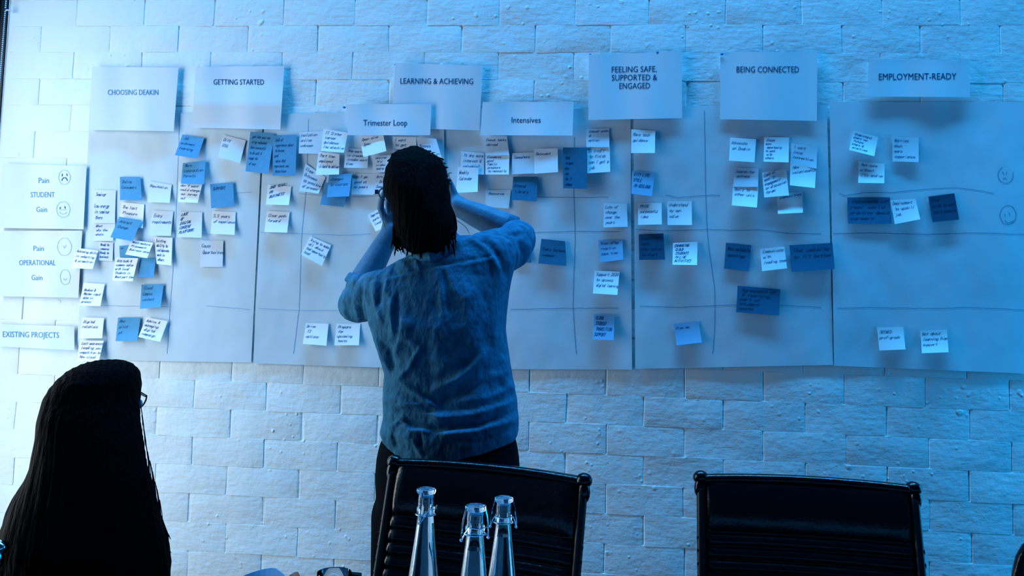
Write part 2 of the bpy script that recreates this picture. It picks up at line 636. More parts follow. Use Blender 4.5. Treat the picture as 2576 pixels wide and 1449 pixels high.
sheet(1, [(226, 283), (662, 287), (632, 912), (192, 905)], 'large white paper sheet under the CHOOSING heading, leftmost of the five',
      [(.003, 1.3, .3, 1), (.002, .5, 1.2, 2)],
      lines=[[(452, 290), (440, 600), (428, 770), (420, 890)], [(205, 768), (420, 772)], [(520, 769), (630, 779)], [(430, 580), (530, 590)], [(590, 486), (632, 483)]])
sheet(2, [(666, 287), (1117, 280), (1120, 930), (637, 914)], 'large white paper sheet behind the head, right of a thin dark seam',
      [(.003, 1.2, .5, 0), (.002, .7, 1.4, 2)], base=.0036,
      lines=[[(776, 300), (770, 470), (758, 600), (752, 780), (738, 890)], [(752, 487), (860, 497), (940, 494)], [(655, 584), (760, 588), (865, 592), (930, 588)], [(650, 776), (690, 778), (750, 781), (856, 781)]])
sheet(3, [(1117, 276), (1586, 272), (1590, 930), (1106, 928)], 'large paper sheet under the Intensives heading with a drawn vertical line',
      [(.003, 1.2, .4, 3), (.002, .6, 1.3, 1)], base=.0024,
      lines=[[(1445, 345), (1443, 480), (1447, 600), (1441, 770), (1446, 840), (1450, 890)], [(1284, 779), (1400, 776), (1555, 775)], [(1350, 495), (1440, 497), (1530, 496)], [(1345, 585), (1440, 582), (1560, 583)]], faint=False)
sheet(4, [(1594, 268), (2080, 264), (2096, 918), (1598, 928)], 'large paper sheet under the CONNECTED heading, split by a wavy drawn line',
      [(.003, 1.3, .2, 2), (.002, .5, 1.4, 0)], base=.0040,
      lines=[[(1772, 278), (1775, 480), (1779, 580), (1783, 620), (1798, 730), (1799, 810), (1793, 890)], [(1600, 578), (1680, 581), (1780, 577), (1850, 580), (1910, 578), (1990, 588), (2066, 588)],
             [(1675, 490), (1705, 497), (1790, 491), (1810, 492)], [(1610, 770), (1710, 773), (1800, 769), (1852, 767)], [(1962, 768), (2066, 773)]], faint=False)
sheet(5, [(2087, 257), (2584, 256), (2584, 940), (2098, 920)], 'large paper sheet at the right edge with drawn faces on its right side',
      [(.003, 1.1, .3, 1), (.002, .4, 1.2, 2)], base=.0022,
      lines=[[(2112, 486), (2124, 492), (2175, 485), (2250, 484), (2350, 474), (2410, 473), (2470, 480), (2500, 487)], [(2097, 588), (2200, 586), (2330, 590), (2450, 586), (2576, 590)],
             [(2106, 775), (2200, 774), (2330, 776), (2450, 774), (2576, 780)],
             ring(2530, 440, 19, 21, -20, 245), [(2522, 432), (2526, 440)], [(2533, 432), (2532, 441)], ring(2528, 452, 4, 4, 180, 360, 6),
             ring(2536, 541, 20, 24, -100, 262), [(2528, 538), (2529, 545)], [(2539, 534), (2540, 542)], ring(2539, 552, 10, 9, 10, 170, 10)], faint=False)


def header(q, words, label, m='header', ink='print', waves=None, lift=.005, base=.0095, crease=None, power=1.5, dots=(), side=0.0):
    p = Patch(q, base, lift, waves or [(.005, 1.3, .1, 1.5), (.002, 2.4, -.3, 0)], power=power, crease=crease, side=side)
    o = p.mesh('heading_sheet', m, 26, 20)
    tag(o, label, 'paper', 'printed heading sheets')
    for (t, x0, x1, y, h, sl) in words:
        printed(p, t, x0, x1, y, h, ink, o, sl)
    for (x, y) in dots:
        c0 = at(x, y, -(base + .004)) - np.array(o.location)
        MB().sphere(c0, .0045, 8, (1.2, .5, .9)).build('putty_dot', 'putty', o)
    return p, o


header([(232, 168), (449, 170), (437, 330), (222, 327)], [('CHOOSING DEAKIN', 271, 398, 232, 13.5, .0)],
       'printed CHOOSING heading sheet, leftmost of the top row', ink='printpale', dots=[(236, 172)])
header([(492, 168), (715, 166), (705, 326), (483, 321)], [('GETTING STARTED', 537, 664, 206, 13.5, .003)],
       'printed GETTING STARTED heading sheet, creased across its lower third', ink='print', crease=(.60, .007), dots=[(500, 170)], side=.9)
header([(994, 158), (1214, 166), (1206, 328), (984, 322)], [('LEARNING & ACHIEVING', 1007, 1190, 203.5, 14.5, .006)],
       'printed LEARNING & ACHIEVING heading sheet partly under another sheet', dots=[(996, 163)], base=.0085, lift=.002)
header([(870, 262), (1085, 262), (1082, 340), (875, 340)], [('Trimester Loop', 914, 1024, 308.5, 15, .0)],
       'printed Trimester Loop heading strip just above the head', base=.0155, lift=.005, dots=[(866, 270)])
header([(1214, 257), (1443, 256), (1440, 341), (1208, 340)], [('Intensives', 1287, 1360, 301.5, 14.5, .0)],
       'printed Intensives heading strip right of the head', base=.0145, lift=.006, dots=[(1216, 260)], side=.5)
header([(1481, 138), (1715, 129), (1716, 297), (1480, 302)],
       [('FEELING SAFE,', 1539, 1652, 175, 15, -.018), ('SUPPORTED &', 1539, 1653, 195.5, 15, -.012), ('ENGAGED', 1558, 1635, 216, 15, -.012)],
       'printed FEELING SAFE heading sheet with three lines of text', dots=[(1485, 138), (1654, 132)])
header([(1812, 131), (2056, 130), (2055, 304), (1811, 300)], [('BEING CONNECTED', 1853, 2010, 174.5, 15.5, .0)],
       'printed BEING CONNECTED heading sheet', waves=[(.007, 1.15, .05, 4.2)], dots=[(1816, 136), (1919, 132)])
header([(2186, 148), (2440, 154), (2440, 244), (2182, 243)], [('EMPLOYMENT-READY', 2211, 2406, 193, 16.5, -.008)],
       'printed EMPLOYMENT-READY heading strip, rightmost of the top row', lift=.005, dots=[(2189, 155)])
# left-hand row titles
p, o = header([(6, 411), (218, 418), (210, 577), (-8, 573)], [('Pain', 97, 123, 453.5, 14, .0), ('STUDENT', 77, 137, 489.5, 13.5, .0), ('Gain', 91, 118, 526.5, 13.5, .0)],
              'printed Pain STUDENT Gain row title with a sad and a happy face', ink='printpale', base=.009, lift=.004)
pen_lines(p, [ring(162, 446, 15, 18), ring(159, 527, 17, 20), ring(158, 531, 9, 8, 10, 170, 8), [(149, 527), (166, 528)]], 'inksoft', .0012, o, 'drawn_face')
pen_lines(p, [[(157, 438), (156, 443)], [(168, 438), (169, 442)], ring(162, 455, 7, 8, 190, 350, 8), [(151, 521), (151, 525)], [(163, 520), (164, 524)]], 'ink', .0028, o, 'drawn_face')
p, o = header([(-6, 581), (207, 580), (197, 749), (-10, 745)], [('Pain', 84, 110, 624.5, 13.5, .0), ('OPERATIONAL', 48, 139, 660.5, 13.5, .003), ('Gain', 79, 106, 698, 13.5, .0)],
              'printed Pain OPERATIONAL Gain row title with two faint faces', ink='printpale', base=.010, lift=.004)
pen_lines(p, [ring(162, 621, 18, 22), ring(164, 697, 13, 19), [(158, 618), (162, 624), (166, 617)], ring(164, 700, 4, 4, 0, 180, 6)], 'inksoft', .0012, o, 'drawn_face')
header([(-12, 815), (187, 821), (187, 881), (-14, 871)], [('EXISTING PROJECTS', 7, 148, 840.5, 14.5, .018)],
       'printed EXISTING PROJECTS row title strip low at the left edge', ink='printpale', base=.008, lift=.006)

# ------------------------------------------------------------------ sticky notes
# x y of the four corners | paper | layer | curl mm | label | written lines
NOTES = '''
301.5 444.8 353 445.2 357 504 302 503.4|blue|1|7|dark square note reading Online Consumers, highest of the left column|Online/Consumers
374.5 455 432 464.8 426.7 510.4 370.8 508.6|soft|0|9|pale note reading Reputation beside a dark note|Reputation
235 477 291.6 478.8 288.8 561.7 233 561.7|soft|0|3|faint tall pale note reading Seminar, nearest the STUDENT row title|Seminar//Low energy/in seminar/there
238 562 290 562 284 606 234 606|soft|0|2|faint pale note reading What why, under the faint Seminar note|What/why the/whole
305 508 363 514 359 574 300 566|pale|0|4|pale note reading The last Pleasure, half behind a dark tilted note|The last/Pleasure
300 545 356 554 334 607 277.6 597|blue|4|12|dark tilted note reading Attract Change, left of the Entry note|Attract/Change
384 529 436 532 429.5 593.4 374.5 592.4|soft|0|10|pale note reading Entry requirements|Entry/requirements
300 618.5 340 616 345 650 301.5 648|blue|0|3|dark note mostly hidden behind the tilted Most mature note|at
331 603 385 611 370 649.5 315 640|pale|3|12|small pale tilted note reading Most mature Placement, covering a dark note|Most mature/Placement/Business done
388 596 434 598 431 668 394 664|pale|1|7|pale note reading Existing ability, right end of the crowded OPERATIONAL cluster|Existing/ability to/collaborate/work in/others
190 623 247 630.6 233 677 181 674.5|pale|2|13|pale note reading Achieving skills, overlapping the OPERATIONAL title sheet|Achieving skills/in adapting/& promotion
250 608 285 610 283 657 248 655|soft|0|2|faint pale note reading Ready to, right of the Achieving skills note|Ready to/commerce/Ready to/business
290.7 648.4 347.5 649.3 333.5 707.5 282.3 706|pale|4|14|bright pale note reading Attitude with five close lines|Attitude &/common value/with local/Students in/About part time
352 649 393 650 385.7 697 346.6 696|blue|1|12|small blank dark note tucked right of the Attitude note|
210.5 711 263.7 714.5 252.5 770 199 768.5|pale|1|14|pale note reading Reduce Master input, above the Digital note|/Reduce &/Master input/data in/process
356 716 412 714.5 404 773 352 777|blue|1|16|dark note with faint writing below the small blank dark note|Cloud/Campus/content
207.8 798.4 261.8 800 256.8 850.6 199.4 850.6|pale|1|10|bright pale note reading Digital relations|Digital/relations
297 799 354 798.4 344.7 858 290.7 858.4|blue|1|12|dark note reading New pilot, in the lowest row at left|New/pilot/pt
368 798.4 422 807.7 402.5 860 348 847.8|pale|2|14|pale tilted note reading Advice & managing, right of the lowest dark note|Advice &/managing/digital/campaign
201 856 261 857 248 910 193 908|pale|2|12|bright pale note reading Lost awareness, just above the long-haired person|Lost awareness/leading you/competition to/New cloud
459 338.3 514 347 496 399 440 390.4|blue|1|14|dark tilted note reading Job outcomes, top of its column|Job/outcomes/learning
561.6 338.6 618.4 353.5 603.5 411 548.6 394.5|soft|0|9|pale blank-bottomed note reading Diff DSG, below GETTING STARTED|Diff/DSG
630 331 690 336 675 437 617.5 431|blue|1|9|tall dark note with six lines, left of the pair|get into your own/of my volunteer/been successful/to do well &/ready for/of your
686.5 340.5 746 339 743.8 441.5 685.5 442|blue|2|5|tall dark note with seven lines, right of the pair|Lack of/experiences about/to become/goal/value that/represents you/transitions
460 410.4 517 404 513 463.5 455 462.5|blue|2|12|dark note with a shaded curled top, above the Don't know note|More/interaction/Parents
450 458 509 463 497 510.5 448 508|pale|1|10|pale note reading Don't know, partly under a dark note|don't want/could change/our survey/out
528.5 463.5 586 458 589.5 519 531 524|blue|1|5|dark square note reading SUPPORT in capitals|SUPPORT
452 532 509 534 507 598 445 596.5|soft|0|10|pale note reading LACK OF DIGITAL CONTENT in capitals|LACK/OF/DIGITAL/CONTENT/PLATFORMS
534 531 593 533.5 590 591 530 588|pale|0|9|pale note reading 5.5 years of experience|5.5 years/of experience
674 465 733 469 726.5 516 669 514.5|pale|0|11|pale note reading 2ND YEAR IN BUSINESS|2ND YEAR/IN/BUSINESS
671.5 530.5 729 533.4 722 585.5 665 584|pale|0|10|pale note reading Clear path forward|Clear path/forward
504 604 562 605.5 560 671.5 503 671.5|soft|0|2|flat pale note reading Cause Opportunities, alone in the lower left|Cause/Opportunities
752 333 813 329 809 387 751.6 386|soft|0|5|pale note reading Isolation online, right of the tall dark pair|Isolation/online/unknown
813.6 324 875 333.5 865 384 808 380|pale|3|10|pale note reading IT Sister career, below the Trimester Loop strip|IT Sister/career/guidance/low elective
768.5 411 819 446 801 487 752 480|soft|0|9|pale slanting note reading Clear Outcomes, left of the stacked dark notes|Clear/Outcomes/as possible/of process
801.5 382 854 387.5 852.7 439 794 440|pale|2|10|pale note reading Part time employed, above the stacked dark notes|Part time/employed/is hard to deliver
817 459 880 462 864 520 805 515|blue|1|6|rear dark note of the stacked two, jutting out at lower left|
827.6 440 886 435.6 878 494 822 496|blue|3|14|front dark note of the stacked two, reading Changes to courses|Changes/to courses
870 372 927 376 924.5 423 865 422|soft|0|7|pale note reading The market is crowded|The market/is crowded/intake want/time
904 342 962.7 330.7 972 380 914 395|pale|3|11|pale note tilted to the left reading Open also 3pm|Open also/3pm!
988 343 1047 344.7 1047 402 987 402|pale|0|4|pale note reading I want to get, just above the head|I want/to get/in other/work
1047 345 1097 349 1113 402 1060 404|soft|2|8|pale note with slanted writing touching the crown of the head|/Reasons/to cut/offers
940 392 998 388 996 432 936 433|soft|1|6|pale note reading Online try, left of the head's crown|online/ try/ video/ more
886 437 943 437 940 490 884 489|soft|0|5|pale note reading Can I go, right of the stacked dark notes|Can I go/good at/my peers
943 437 1000 438 998 490 940 488|soft|1|4|pale note half hidden by the hair above the eyeglasses|Action/- Drop/Some
925 541 972 514 990 562 945 582|pale|1|12|bright pale tilted note beside the raised left forearm|Improve/parking/local
1160 380 1218 385 1218 439 1158 440|soft|0|5|pale note reading Is any more interest, first right of the head|Is any more/interest &/valuable?
1152 420 1203.5 422 1201.5 482.6 1147 485|pale|3|12|bright pale note reading Weekly Calendar above the right forearm|Weekly/Calendar
1218 342 1275 342 1281 390 1221 391|soft|1|4|pale note reading Focus talks, directly under the Intensives strip|Focus talks/abroad
1221 389 1281.6 386.6 1280 439 1221 439|pale|2|6|pale note reading Good family pressure|Economics/good/Family/pressure/to necessity
1288 385 1344 383 1344 436 1287 438.5|soft|1|5|pale note reading Somewhere, left one of an adjoining pair|Somewhere
1344 374.5 1403 373 1403.7 433 1344 437|pale|2|6|pale note reading Relevant, right one of an adjoining pair|Relevant
1291 444.5 1352.5 444.5 1350.6 506.8 1287 503|deep|1|10|dark note with a ragged curl under the Somewhere note|/Attend/library
1416 371 1477 371 1476.5 475 1416.8 474|deep|3|9|tall dark note across the drawn line under Intensives|/Hard/to want/time/now/for it/campus
1475 324 1532.5 322.4 1533 370 1475 370|soft|0|5|pale note reading Casual path, upper one of two joined|Casual path/&/option
1476 369 1534 369 1535 432.3 1477 436|pale|1|8|pale note reading Do credit to finish, lower one of two joined|Do credit/to finish/can I get a/job
1222 478 1285 478 1280 525 1222 520|sheetish|0|3|faint flat note reading Resource above the right forearm|Resource
1519.5 511.7 1577 512 1579 570.4 1517.6 572|soft|0|8|pale note reading Lots of change over the years|Lots of/change/over the/years
1505 604 1566 602 1568 653 1508 660|mid|0|6|dull mid-toned note reading Know after, right of the wall's dark shaded patch|Know after/reaction/save time
1496 681 1558.6 683 1553 742 1491.5 738|pale|1|18|bright pale note reading Support 2020, casting a broad shadow|Support 2020/to access/digital learning
1362 600.7 1421.7 607 1425 669 1354 662.6|deep|1|7|dark note right of the raised elbow|/Every lecture/common
1494.6 789.7 1546 793 1543.7 856 1491 854|mid|1|12|dull note reading CLOUD STUDENT TRANSITION in capitals|CLOUD/STUDENT/TRANSITION/SUPPORT
1292 615 1335 615 1337 661 1294 658|deep|0|3|dark note almost wholly hidden behind the raised sleeve|
1588 325 1648.5 329 1647.5 385 1587.5 385|pale|1|9|pale note reading More tech guidance|More tech/guidance
1590 429 1647.5 434 1640 494 1588 487|mid|0|8|dull note reading CITY LIFE STYLE in capitals|CITY LIFE/STYLE/IN GEELONG
1605.6 511 1664.3 510.6 1665 564.6 1605 565.5|pale|0|9|pale note reading PRIDE purposeful idea|PRIDE/purposeful/idea
1679 506 1740 506 1740.7 566 1679 566|pale|0|9|pale note reading Understand my own value|Understand/my own/value
1837 346 1902 350 1898 408.5 1834 404|pale|0|10|pale note reading Advocate, leftmost under the CONNECTED heading|Advocate/at Deakin
1922.5 344 1985 346 1984 408.5 1920.7 406.6|pale|0|12|pale note reading Create more opportunity|Create/more/opportunity/to work/with/others
1990.6 360 2056 370 2054 424 1988 412|soft|0|5|pale note reading I want local connection|I want/local/connection
1988 409 2053 420 2050 473 1987 466|pale|2|14|pale note reading New relationship, overlapping the local connection note|New/relationship
1847 421 1908.6 424 1907 470 1845 470|soft|0|5|pale note reading Search for options|Search for/options
1844 463.5 1908 469 1904 522 1841 516.6|pale|1|17|pale note reading Apply to other unis, long shadow below|Apply to/other unis
1917 433.7 1977.5 426 1985 491.4 1922.5 497|pale|1|12|pale note reading Lack of quality engagement, tilted left|Lack of/quality/engagement/on discussion/forums
1954 487.7 2018.5 482 2020 535 1957 538|pale|0|12|pale note reading communities along its top edge|communities
2147 328 2208.7 344.7 2199.4 393 2136 377|pale|1|13|bright pale tilted note reading Understand where our, top of the right sheet|Understand/where our/future/stars &/practices
2245 343 2311 345.7 2311 408 2245 406|soft|0|6|pale note reading Worries down more|Worries/down/more/experience
2160 406 2225.5 412 2224.6 461 2159 460|pale|0|11|pale note reading Not sure without|Not sure/without/I'll end up
2131.4 496.6 2238.5 496.6 2243 562.7 2133 562.7|deep|0|6|wide dark note on the right sheet beside the Deployment note|Exposure of/real world/practice about/careers
2240 503 2303 500 2315 551.5 2251 564|pale|1|11|pale note reading Deployment, between two dark notes|Deployment/to upskill/job
2335.4 494.7 2400.7 486 2413 552.5 2346 558.6|deepest|0|11|very dark tilted note farthest right in its row|Clear/prior to work/hard people
1607 589.6 1669 587 1673 653 1608 654|deepest|1|11|very dark square note left of the ENHANCING note|Communicate/work/when action/to start
1693 611 1754.7 608 1753.5 666.6 1691.6 666|pale|1|20|bright pale note reading ENHANCING CLOUD STUDENTS in capitals|ENHANCING/CLOUD/STUDENTS/IN LIVE/ACTIVITIES
1826.4 610.5 1889.7 617 1884 682.5 1821.4 675.7|deep|0|5|dark note reading More worthwhile posting|More worthwhile/(posting)
1912 626 1973 619.7 1980 675 1917 682|pale|1|10|pale note reading Communicate with leading team|Communicate/with/leading team
1986 617 2094 611 2100 677 1991.5 684|deep|1|7|wide dark note overlapping the seam of two large sheets|The website/to fit better
1855.6 718.7 1963 728 1959.6 794 1852 785.4|deep|1|5|wide dark tilted note reading Agreement of, alone below its row|Agreement of/& learning/part of/student/costs
1694 815 1757 808 1766 861.7 1702 868.6|mid|0|8|dull blue tilted note, faintly written, lower centre right|from me
2206.5 823.6 2272 822 2278 879 2212 881.6|pale|0|11|pale note reading SKEWED prof-grads, lower right|SKEWED/prof-grads
2315.5 832 2381.8 829 2386.5 886 2319 888.5|pale|0|15|pale note reading Not about learning from support|Not about/learning from/support
781 594 833 617 809.5 669 757 640|pale|0|10|pale note tilted far right reading Trying to make|Trying to make/all about/bad opportunity/bad
769.6 812.8 826.5 814 821 869.7 761.6 865|pale|0|11|pale note reading Drive T3 options|Drive/T3/options
847 814 906 815 903 868.6 841 868.6|pale|0|9|pale note reading Prepare for upcoming tests, touching the sleeve|Prepare/for/upcoming/tests
'''
M['deepest'] = mat('darkest_note_paper', (.006, .07, .14), .7, .2, var=.06, vscale=60)
M['sheetish'] = M['sheet']
INK = dict(pale='ink', soft='ink', mid='ink', sheetish='ink', blue='ink', deep='inkdark', deepest='inkdark')
SLOPE = {'2ND YEAR': -.35, 'LACK/OF': -.22, 'New/relationship': -.35, 'Lack of/quality': -.22, 'communities': -.12}
for i, line in enumerate(NOTES.strip().split('\n')):
    q, pm, layer, lift, label, text = line.split('|')
    q = [float(a) for a in q.split()]
    q = [(q[0], q[1]), (q[2], q[3]), (q[4], q[5]), (q[6], q[7])]
    r = random.Random(i * 11)
    mx_, my_ = sum(a for a, _ in q) / 4, sum(b for _, b in q) / 4
    und = None
    for sp, _so in SH.values():
        s_, t_ = px_st(sp, mx_, my_)
        if -.02 < s_ < 1.02 and -.02 < t_ < 1.03: und = sp
    p = Patch(q, (.0022 if und else .011) + int(layer) * .0026, float(lift) / 1000, [(.0012, .5, .3, r.uniform(0, 6))], power=r.uniform(1.5, 2.3), side=r.uniform(-.05, .35), under=und)
    o = p.mesh('sticky_note', pm, 8, 8)
    tag(o, label, 'note', 'sticky notes on the paper sheets')
    lines = text.split('/')
    if text:
        n = len(lines)
        sl = 0
        for k_, v_ in SLOPE.items():
            if text.startswith(k_): sl = v_
        lead = min(.24, .86 / n)
        tall = (q[3][1] - q[0][1]) > 85
        if tall: lead = min(.135, .9 / n)
        size = min(.125 if not tall else .07, lead * .62)
        handwriting(p, lines, INK[pm], o, size=size, top=.08 if n > 2 else .14, left=.07, slope=sl, seed=i, lead=lead,
                    width=.0013 if text.isupper() else .0010)


# ------------------------------------------------------------------ soft shapes
def project(V):
    D = np.asarray(V) - CAM
    z = D @ FV
    return 1288 + FPX * (D @ RV) / z, 724.5 - FPX * (D @ UV) / z


def loft(mb, rows, Y, n=40, p=2.4, zfun=None):
    """rows: (py, left px, right px, half depth behind, half depth towards the wall, y shift)"""
    vs = []; fs = []
    for (py, xl, xr, bk, fr, dy) in rows:
        A = at(xl, py, Y + dy); B = at(xr, py, Y + dy)
        c = (A + B) / 2; a = (B[0] - A[0]) / 2
        for k in range(n):
            th = 2 * math.pi * k / n
            cs, sn = math.cos(th), math.sin(th)
            ex = abs(cs) ** (2 / p) * (1 if cs >= 0 else -1)
            ey = abs(sn) ** (2 / p) * (1 if sn >= 0 else -1)
            z = A[2] + (B[2] - A[2]) * (ex + 1) / 2
            vs.append((c[0] + a * ex, c[1] + (fr if ey > 0 else bk) * ey, z))
    m = len(rows)
    for i in range(m - 1):
        for k in range(n):
            fs.append((i * n + k, i * n + (k + 1) % n, (i + 1) * n + (k + 1) % n, (i + 1) * n + k))
    fs.append(tuple(range(n))[::-1]); fs.append(tuple((m - 1) * n + k for k in range(n)))
    mb.add(vs, fs)
    return mb


def limb(mb, pts, rads, n=14):
    """tapering limb with round ends through 3-D points"""
    P = [np.array(p, float) for p in pts]
    Q = []; R = []
    for i in range(len(P) - 1):
        for k in range(6):
            f = k / 6
            Q.append(P[i] * (1 - f) + P[i + 1] * f); R.append(rads[i] * (1 - f) + rads[i + 1] * f)
    Q.append(P[-1]); R.append(rads[-1])
    mb.tube(Q, R, n)
    for p, r in zip(P, rads): mb.sphere(p, r * 1.0, 14)
    return mb


def fuse(mb, name, m, parent, voxel=.006, smooth=3, disp=None, origin=(0, 0, 0)):
    """melt the collected shapes into one continuous surface"""
    me = bpy.data.meshes.new('tmp')
    me.from_pydata(mb.v, [], mb.f)
    o = bpy.data.objects.new('tmp', me)
    COL.objects.link(o)
    md = o.modifiers.new('r', 'REMESH'); md.mode = 'VOXEL'; md.voxel_size = voxel; md.adaptivity = 0
    ms = o.modifiers.new('s', 'SMOOTH'); ms.factor = .6; ms.iterations = smooth
    dg = bpy.context.evaluated_depsgraph_get()
    res = bpy.data.meshes.new_from_object(o.evaluated_get(dg))
    bpy.data.objects.remove(o); bpy.data.meshes.remove(me)
    n = len(res.vertices)
    co = np.empty(n * 3); res.vertices.foreach_get('co', co); co = co.reshape(-1, 3)
    if disp is not None:
        no = np.empty(n * 3); res.vertices.foreach_get('normal', no); no = no.reshape(-1, 3)
        co = co + no * disp(co, no)[:, None]
    co = co - np.array(origin)
    res.vertices.foreach_set('co', co.ravel())
    res.name = name
    res.materials.clear(); res.materials.append(M[m])
    res.polygons.foreach_set('use_smooth', [True] * len(res.polygons))
    res.update()
    ob = bpy.data.objects.new(name, res)
    COL.objects.link(ob)
    if parent is not None: ob.parent = parent
    return ob


def seg_dist(X, Y, pl):
    best = np.full(X.shape, 1e9); tt = np.zeros(X.shape)
    L = sum(math.hypot(b[0] - a[0], b[1] - a[1]) for a, b in zip(pl[:-1], pl[1:])); acc = 0
    for a, b in zip(pl[:-1], pl[1:]):
        dx, dy = b[0] - a[0], b[1] - a[1]
        l2 = dx * dx + dy * dy
        t = np.clip(((X - a[0]) * dx + (Y - a[1]) * dy) / l2, 0, 1)
        d = np.hypot(X - a[0] - t * dx, Y - a[1] - t * dy)
        m = d < best
        best = np.where(m, d, best); tt = np.where(m, (acc + t * math.sqrt(l2)) / L, tt)
        acc += math.sqrt(l2)
    return best, tt


def hand_limbs(mb, wrist, direction, normal, side=1, scale=1.0, curl=.5):
    """palm, four unequal bent fingers and a thumb leaving the side of the palm"""
    W = np.array(wrist, float); D = np.array(direction, float); D /= np.linalg.norm(D)
    N = np.array(normal, float); N -= D * (N @ D); N /= np.linalg.norm(N)
    Sx = np.cross(D, N) * side
    k = scale
    for q in (-.026, -.009, .009, .026):
        limb(mb, [W + Sx * q * .6 * k, W + D * .085 * k + Sx * q * k], [.016 * k, .013 * k])
    for q, L, r in ((-.029, .062, .0078), (-.010, .074, .0085), (.010, .080, .0088), (.029, .072, .0085)):
        p = W + D * .088 * k + Sx * q * k
        pts = [p]; a = 0
        for f in (.45, .32, .23):
            a += curl * (.5 if f == .45 else .9)
            p = p + (D * math.cos(a) + N * math.sin(a)) * L * f * k
            pts.append(p)
        limb(mb, pts, [r * k, r * .95 * k, r * .9 * k, r * .8 * k], 10)
    p0 = W + D * .020 * k + Sx * .024 * k
    p1 = p0 + (D * .6 + Sx * .75 + N * .25) * .040 * k
    p2 = p1 + (D * .85 + Sx * .25 + N * .4) * .030 * k
    p3 = p2 + (D * .9 + N * .5) * .024 * k
    limb(mb, [p0, p1, p2, p3], [.014 * k, .0105 * k, .0095 * k, .0082 * k], 10)


# ------------------------------------------------------------------ standing person
MY = -.47
base = at(1130, 900, MY)
man = empty('person', (base[0], MY, 0))
MO = tuple(man.location)
tag(man, 'standing person seen from behind in a dark crumpled shirt, both arms raised to the face', 'person')
# body: head, neck, trunk, bare forearms and hands as one surface
b = MB()
hc = at(1052, 484, -.455)
b.sphere(hc, .086, 24, (.80, 1.0, 1.12))
b.sphere(hc + np.array([0.0, .035, -.055]), .066, 20, (.82, .95, 1.1))
b.sphere(hc + np.array([0.0, .07, -.105]), .024, 14, (1.1, .8, .8))          # chin
limb(b, [hc + np.array([-.004, .095, .0]), hc + np.array([-.004, .118, -.035])], [.008, .013])   # nose
limb(b, [hc + np.array([-.018, .092, -.068]), hc + np.array([.014, .092, -.068])], [.009, .009])  # lips
for sx in (-1, 1):
    b.sphere(hc + np.array([sx * .079, .008, -.03]), .026, 14, (.35, .7, 1.15))                   # ear
    b.sphere(hc + np.array([sx * .033, .078, .012]), .016, 12)                                     # brow and lid
limb(b, [hc + np.array([.0, -.01, -.07]), at(1085, 650, -.47)], [.055, .062])
loft(b, [(640, 1040, 1140, .06, .06, 0), (690, 960, 1250, .07, .07, 0), (780, 960, 1250, .09, .09, 0), (900, 980, 1255, .09, .09, 0), (1050, 985, 1280, .09, .09, 0), (1180, 975, 1285, .09, .09, 0)], MY)
LS, LE, LW = at(940, 725, -.44), at(893, 748, -.28), at(985, 580, -.26)
RS, RE, RW = at(1235, 630, -.44), at(1312, 592, -.27), at(1152, 520, -.27)
limb(b, [LS, LE], [.045, .040]); limb(b, [RS, RE], [.045, .040])
mid = lambda p, q, f: p * (1 - f) + q * f
limb(b, [LE, mid(LE, LW, .3), mid(LE, LW, .7), LW], [.036, .041, .033, .026])
limb(b, [RE, mid(RE, RW, .3), mid(RE, RW, .7), RW], [.038, .044, .036, .028])
hand_limbs(b, LW, at(1015, 515, -.26) - LW, (.3, -1, .1), side=-1, curl=.45)
hand_limbs(b, RW, at(1085, 497, -.26) - RW, (-.1, -1, .1), side=1, curl=.45)
fuse(b, 'body', 'skin', man, .0048, 3, origin=MO)
for sx in (-1, 1):
    e = MB().sphere(hc + np.array([sx * .033, .081, .004]) - np.array(MO), .0125, 14)
    e.build('eye', 'white', man)

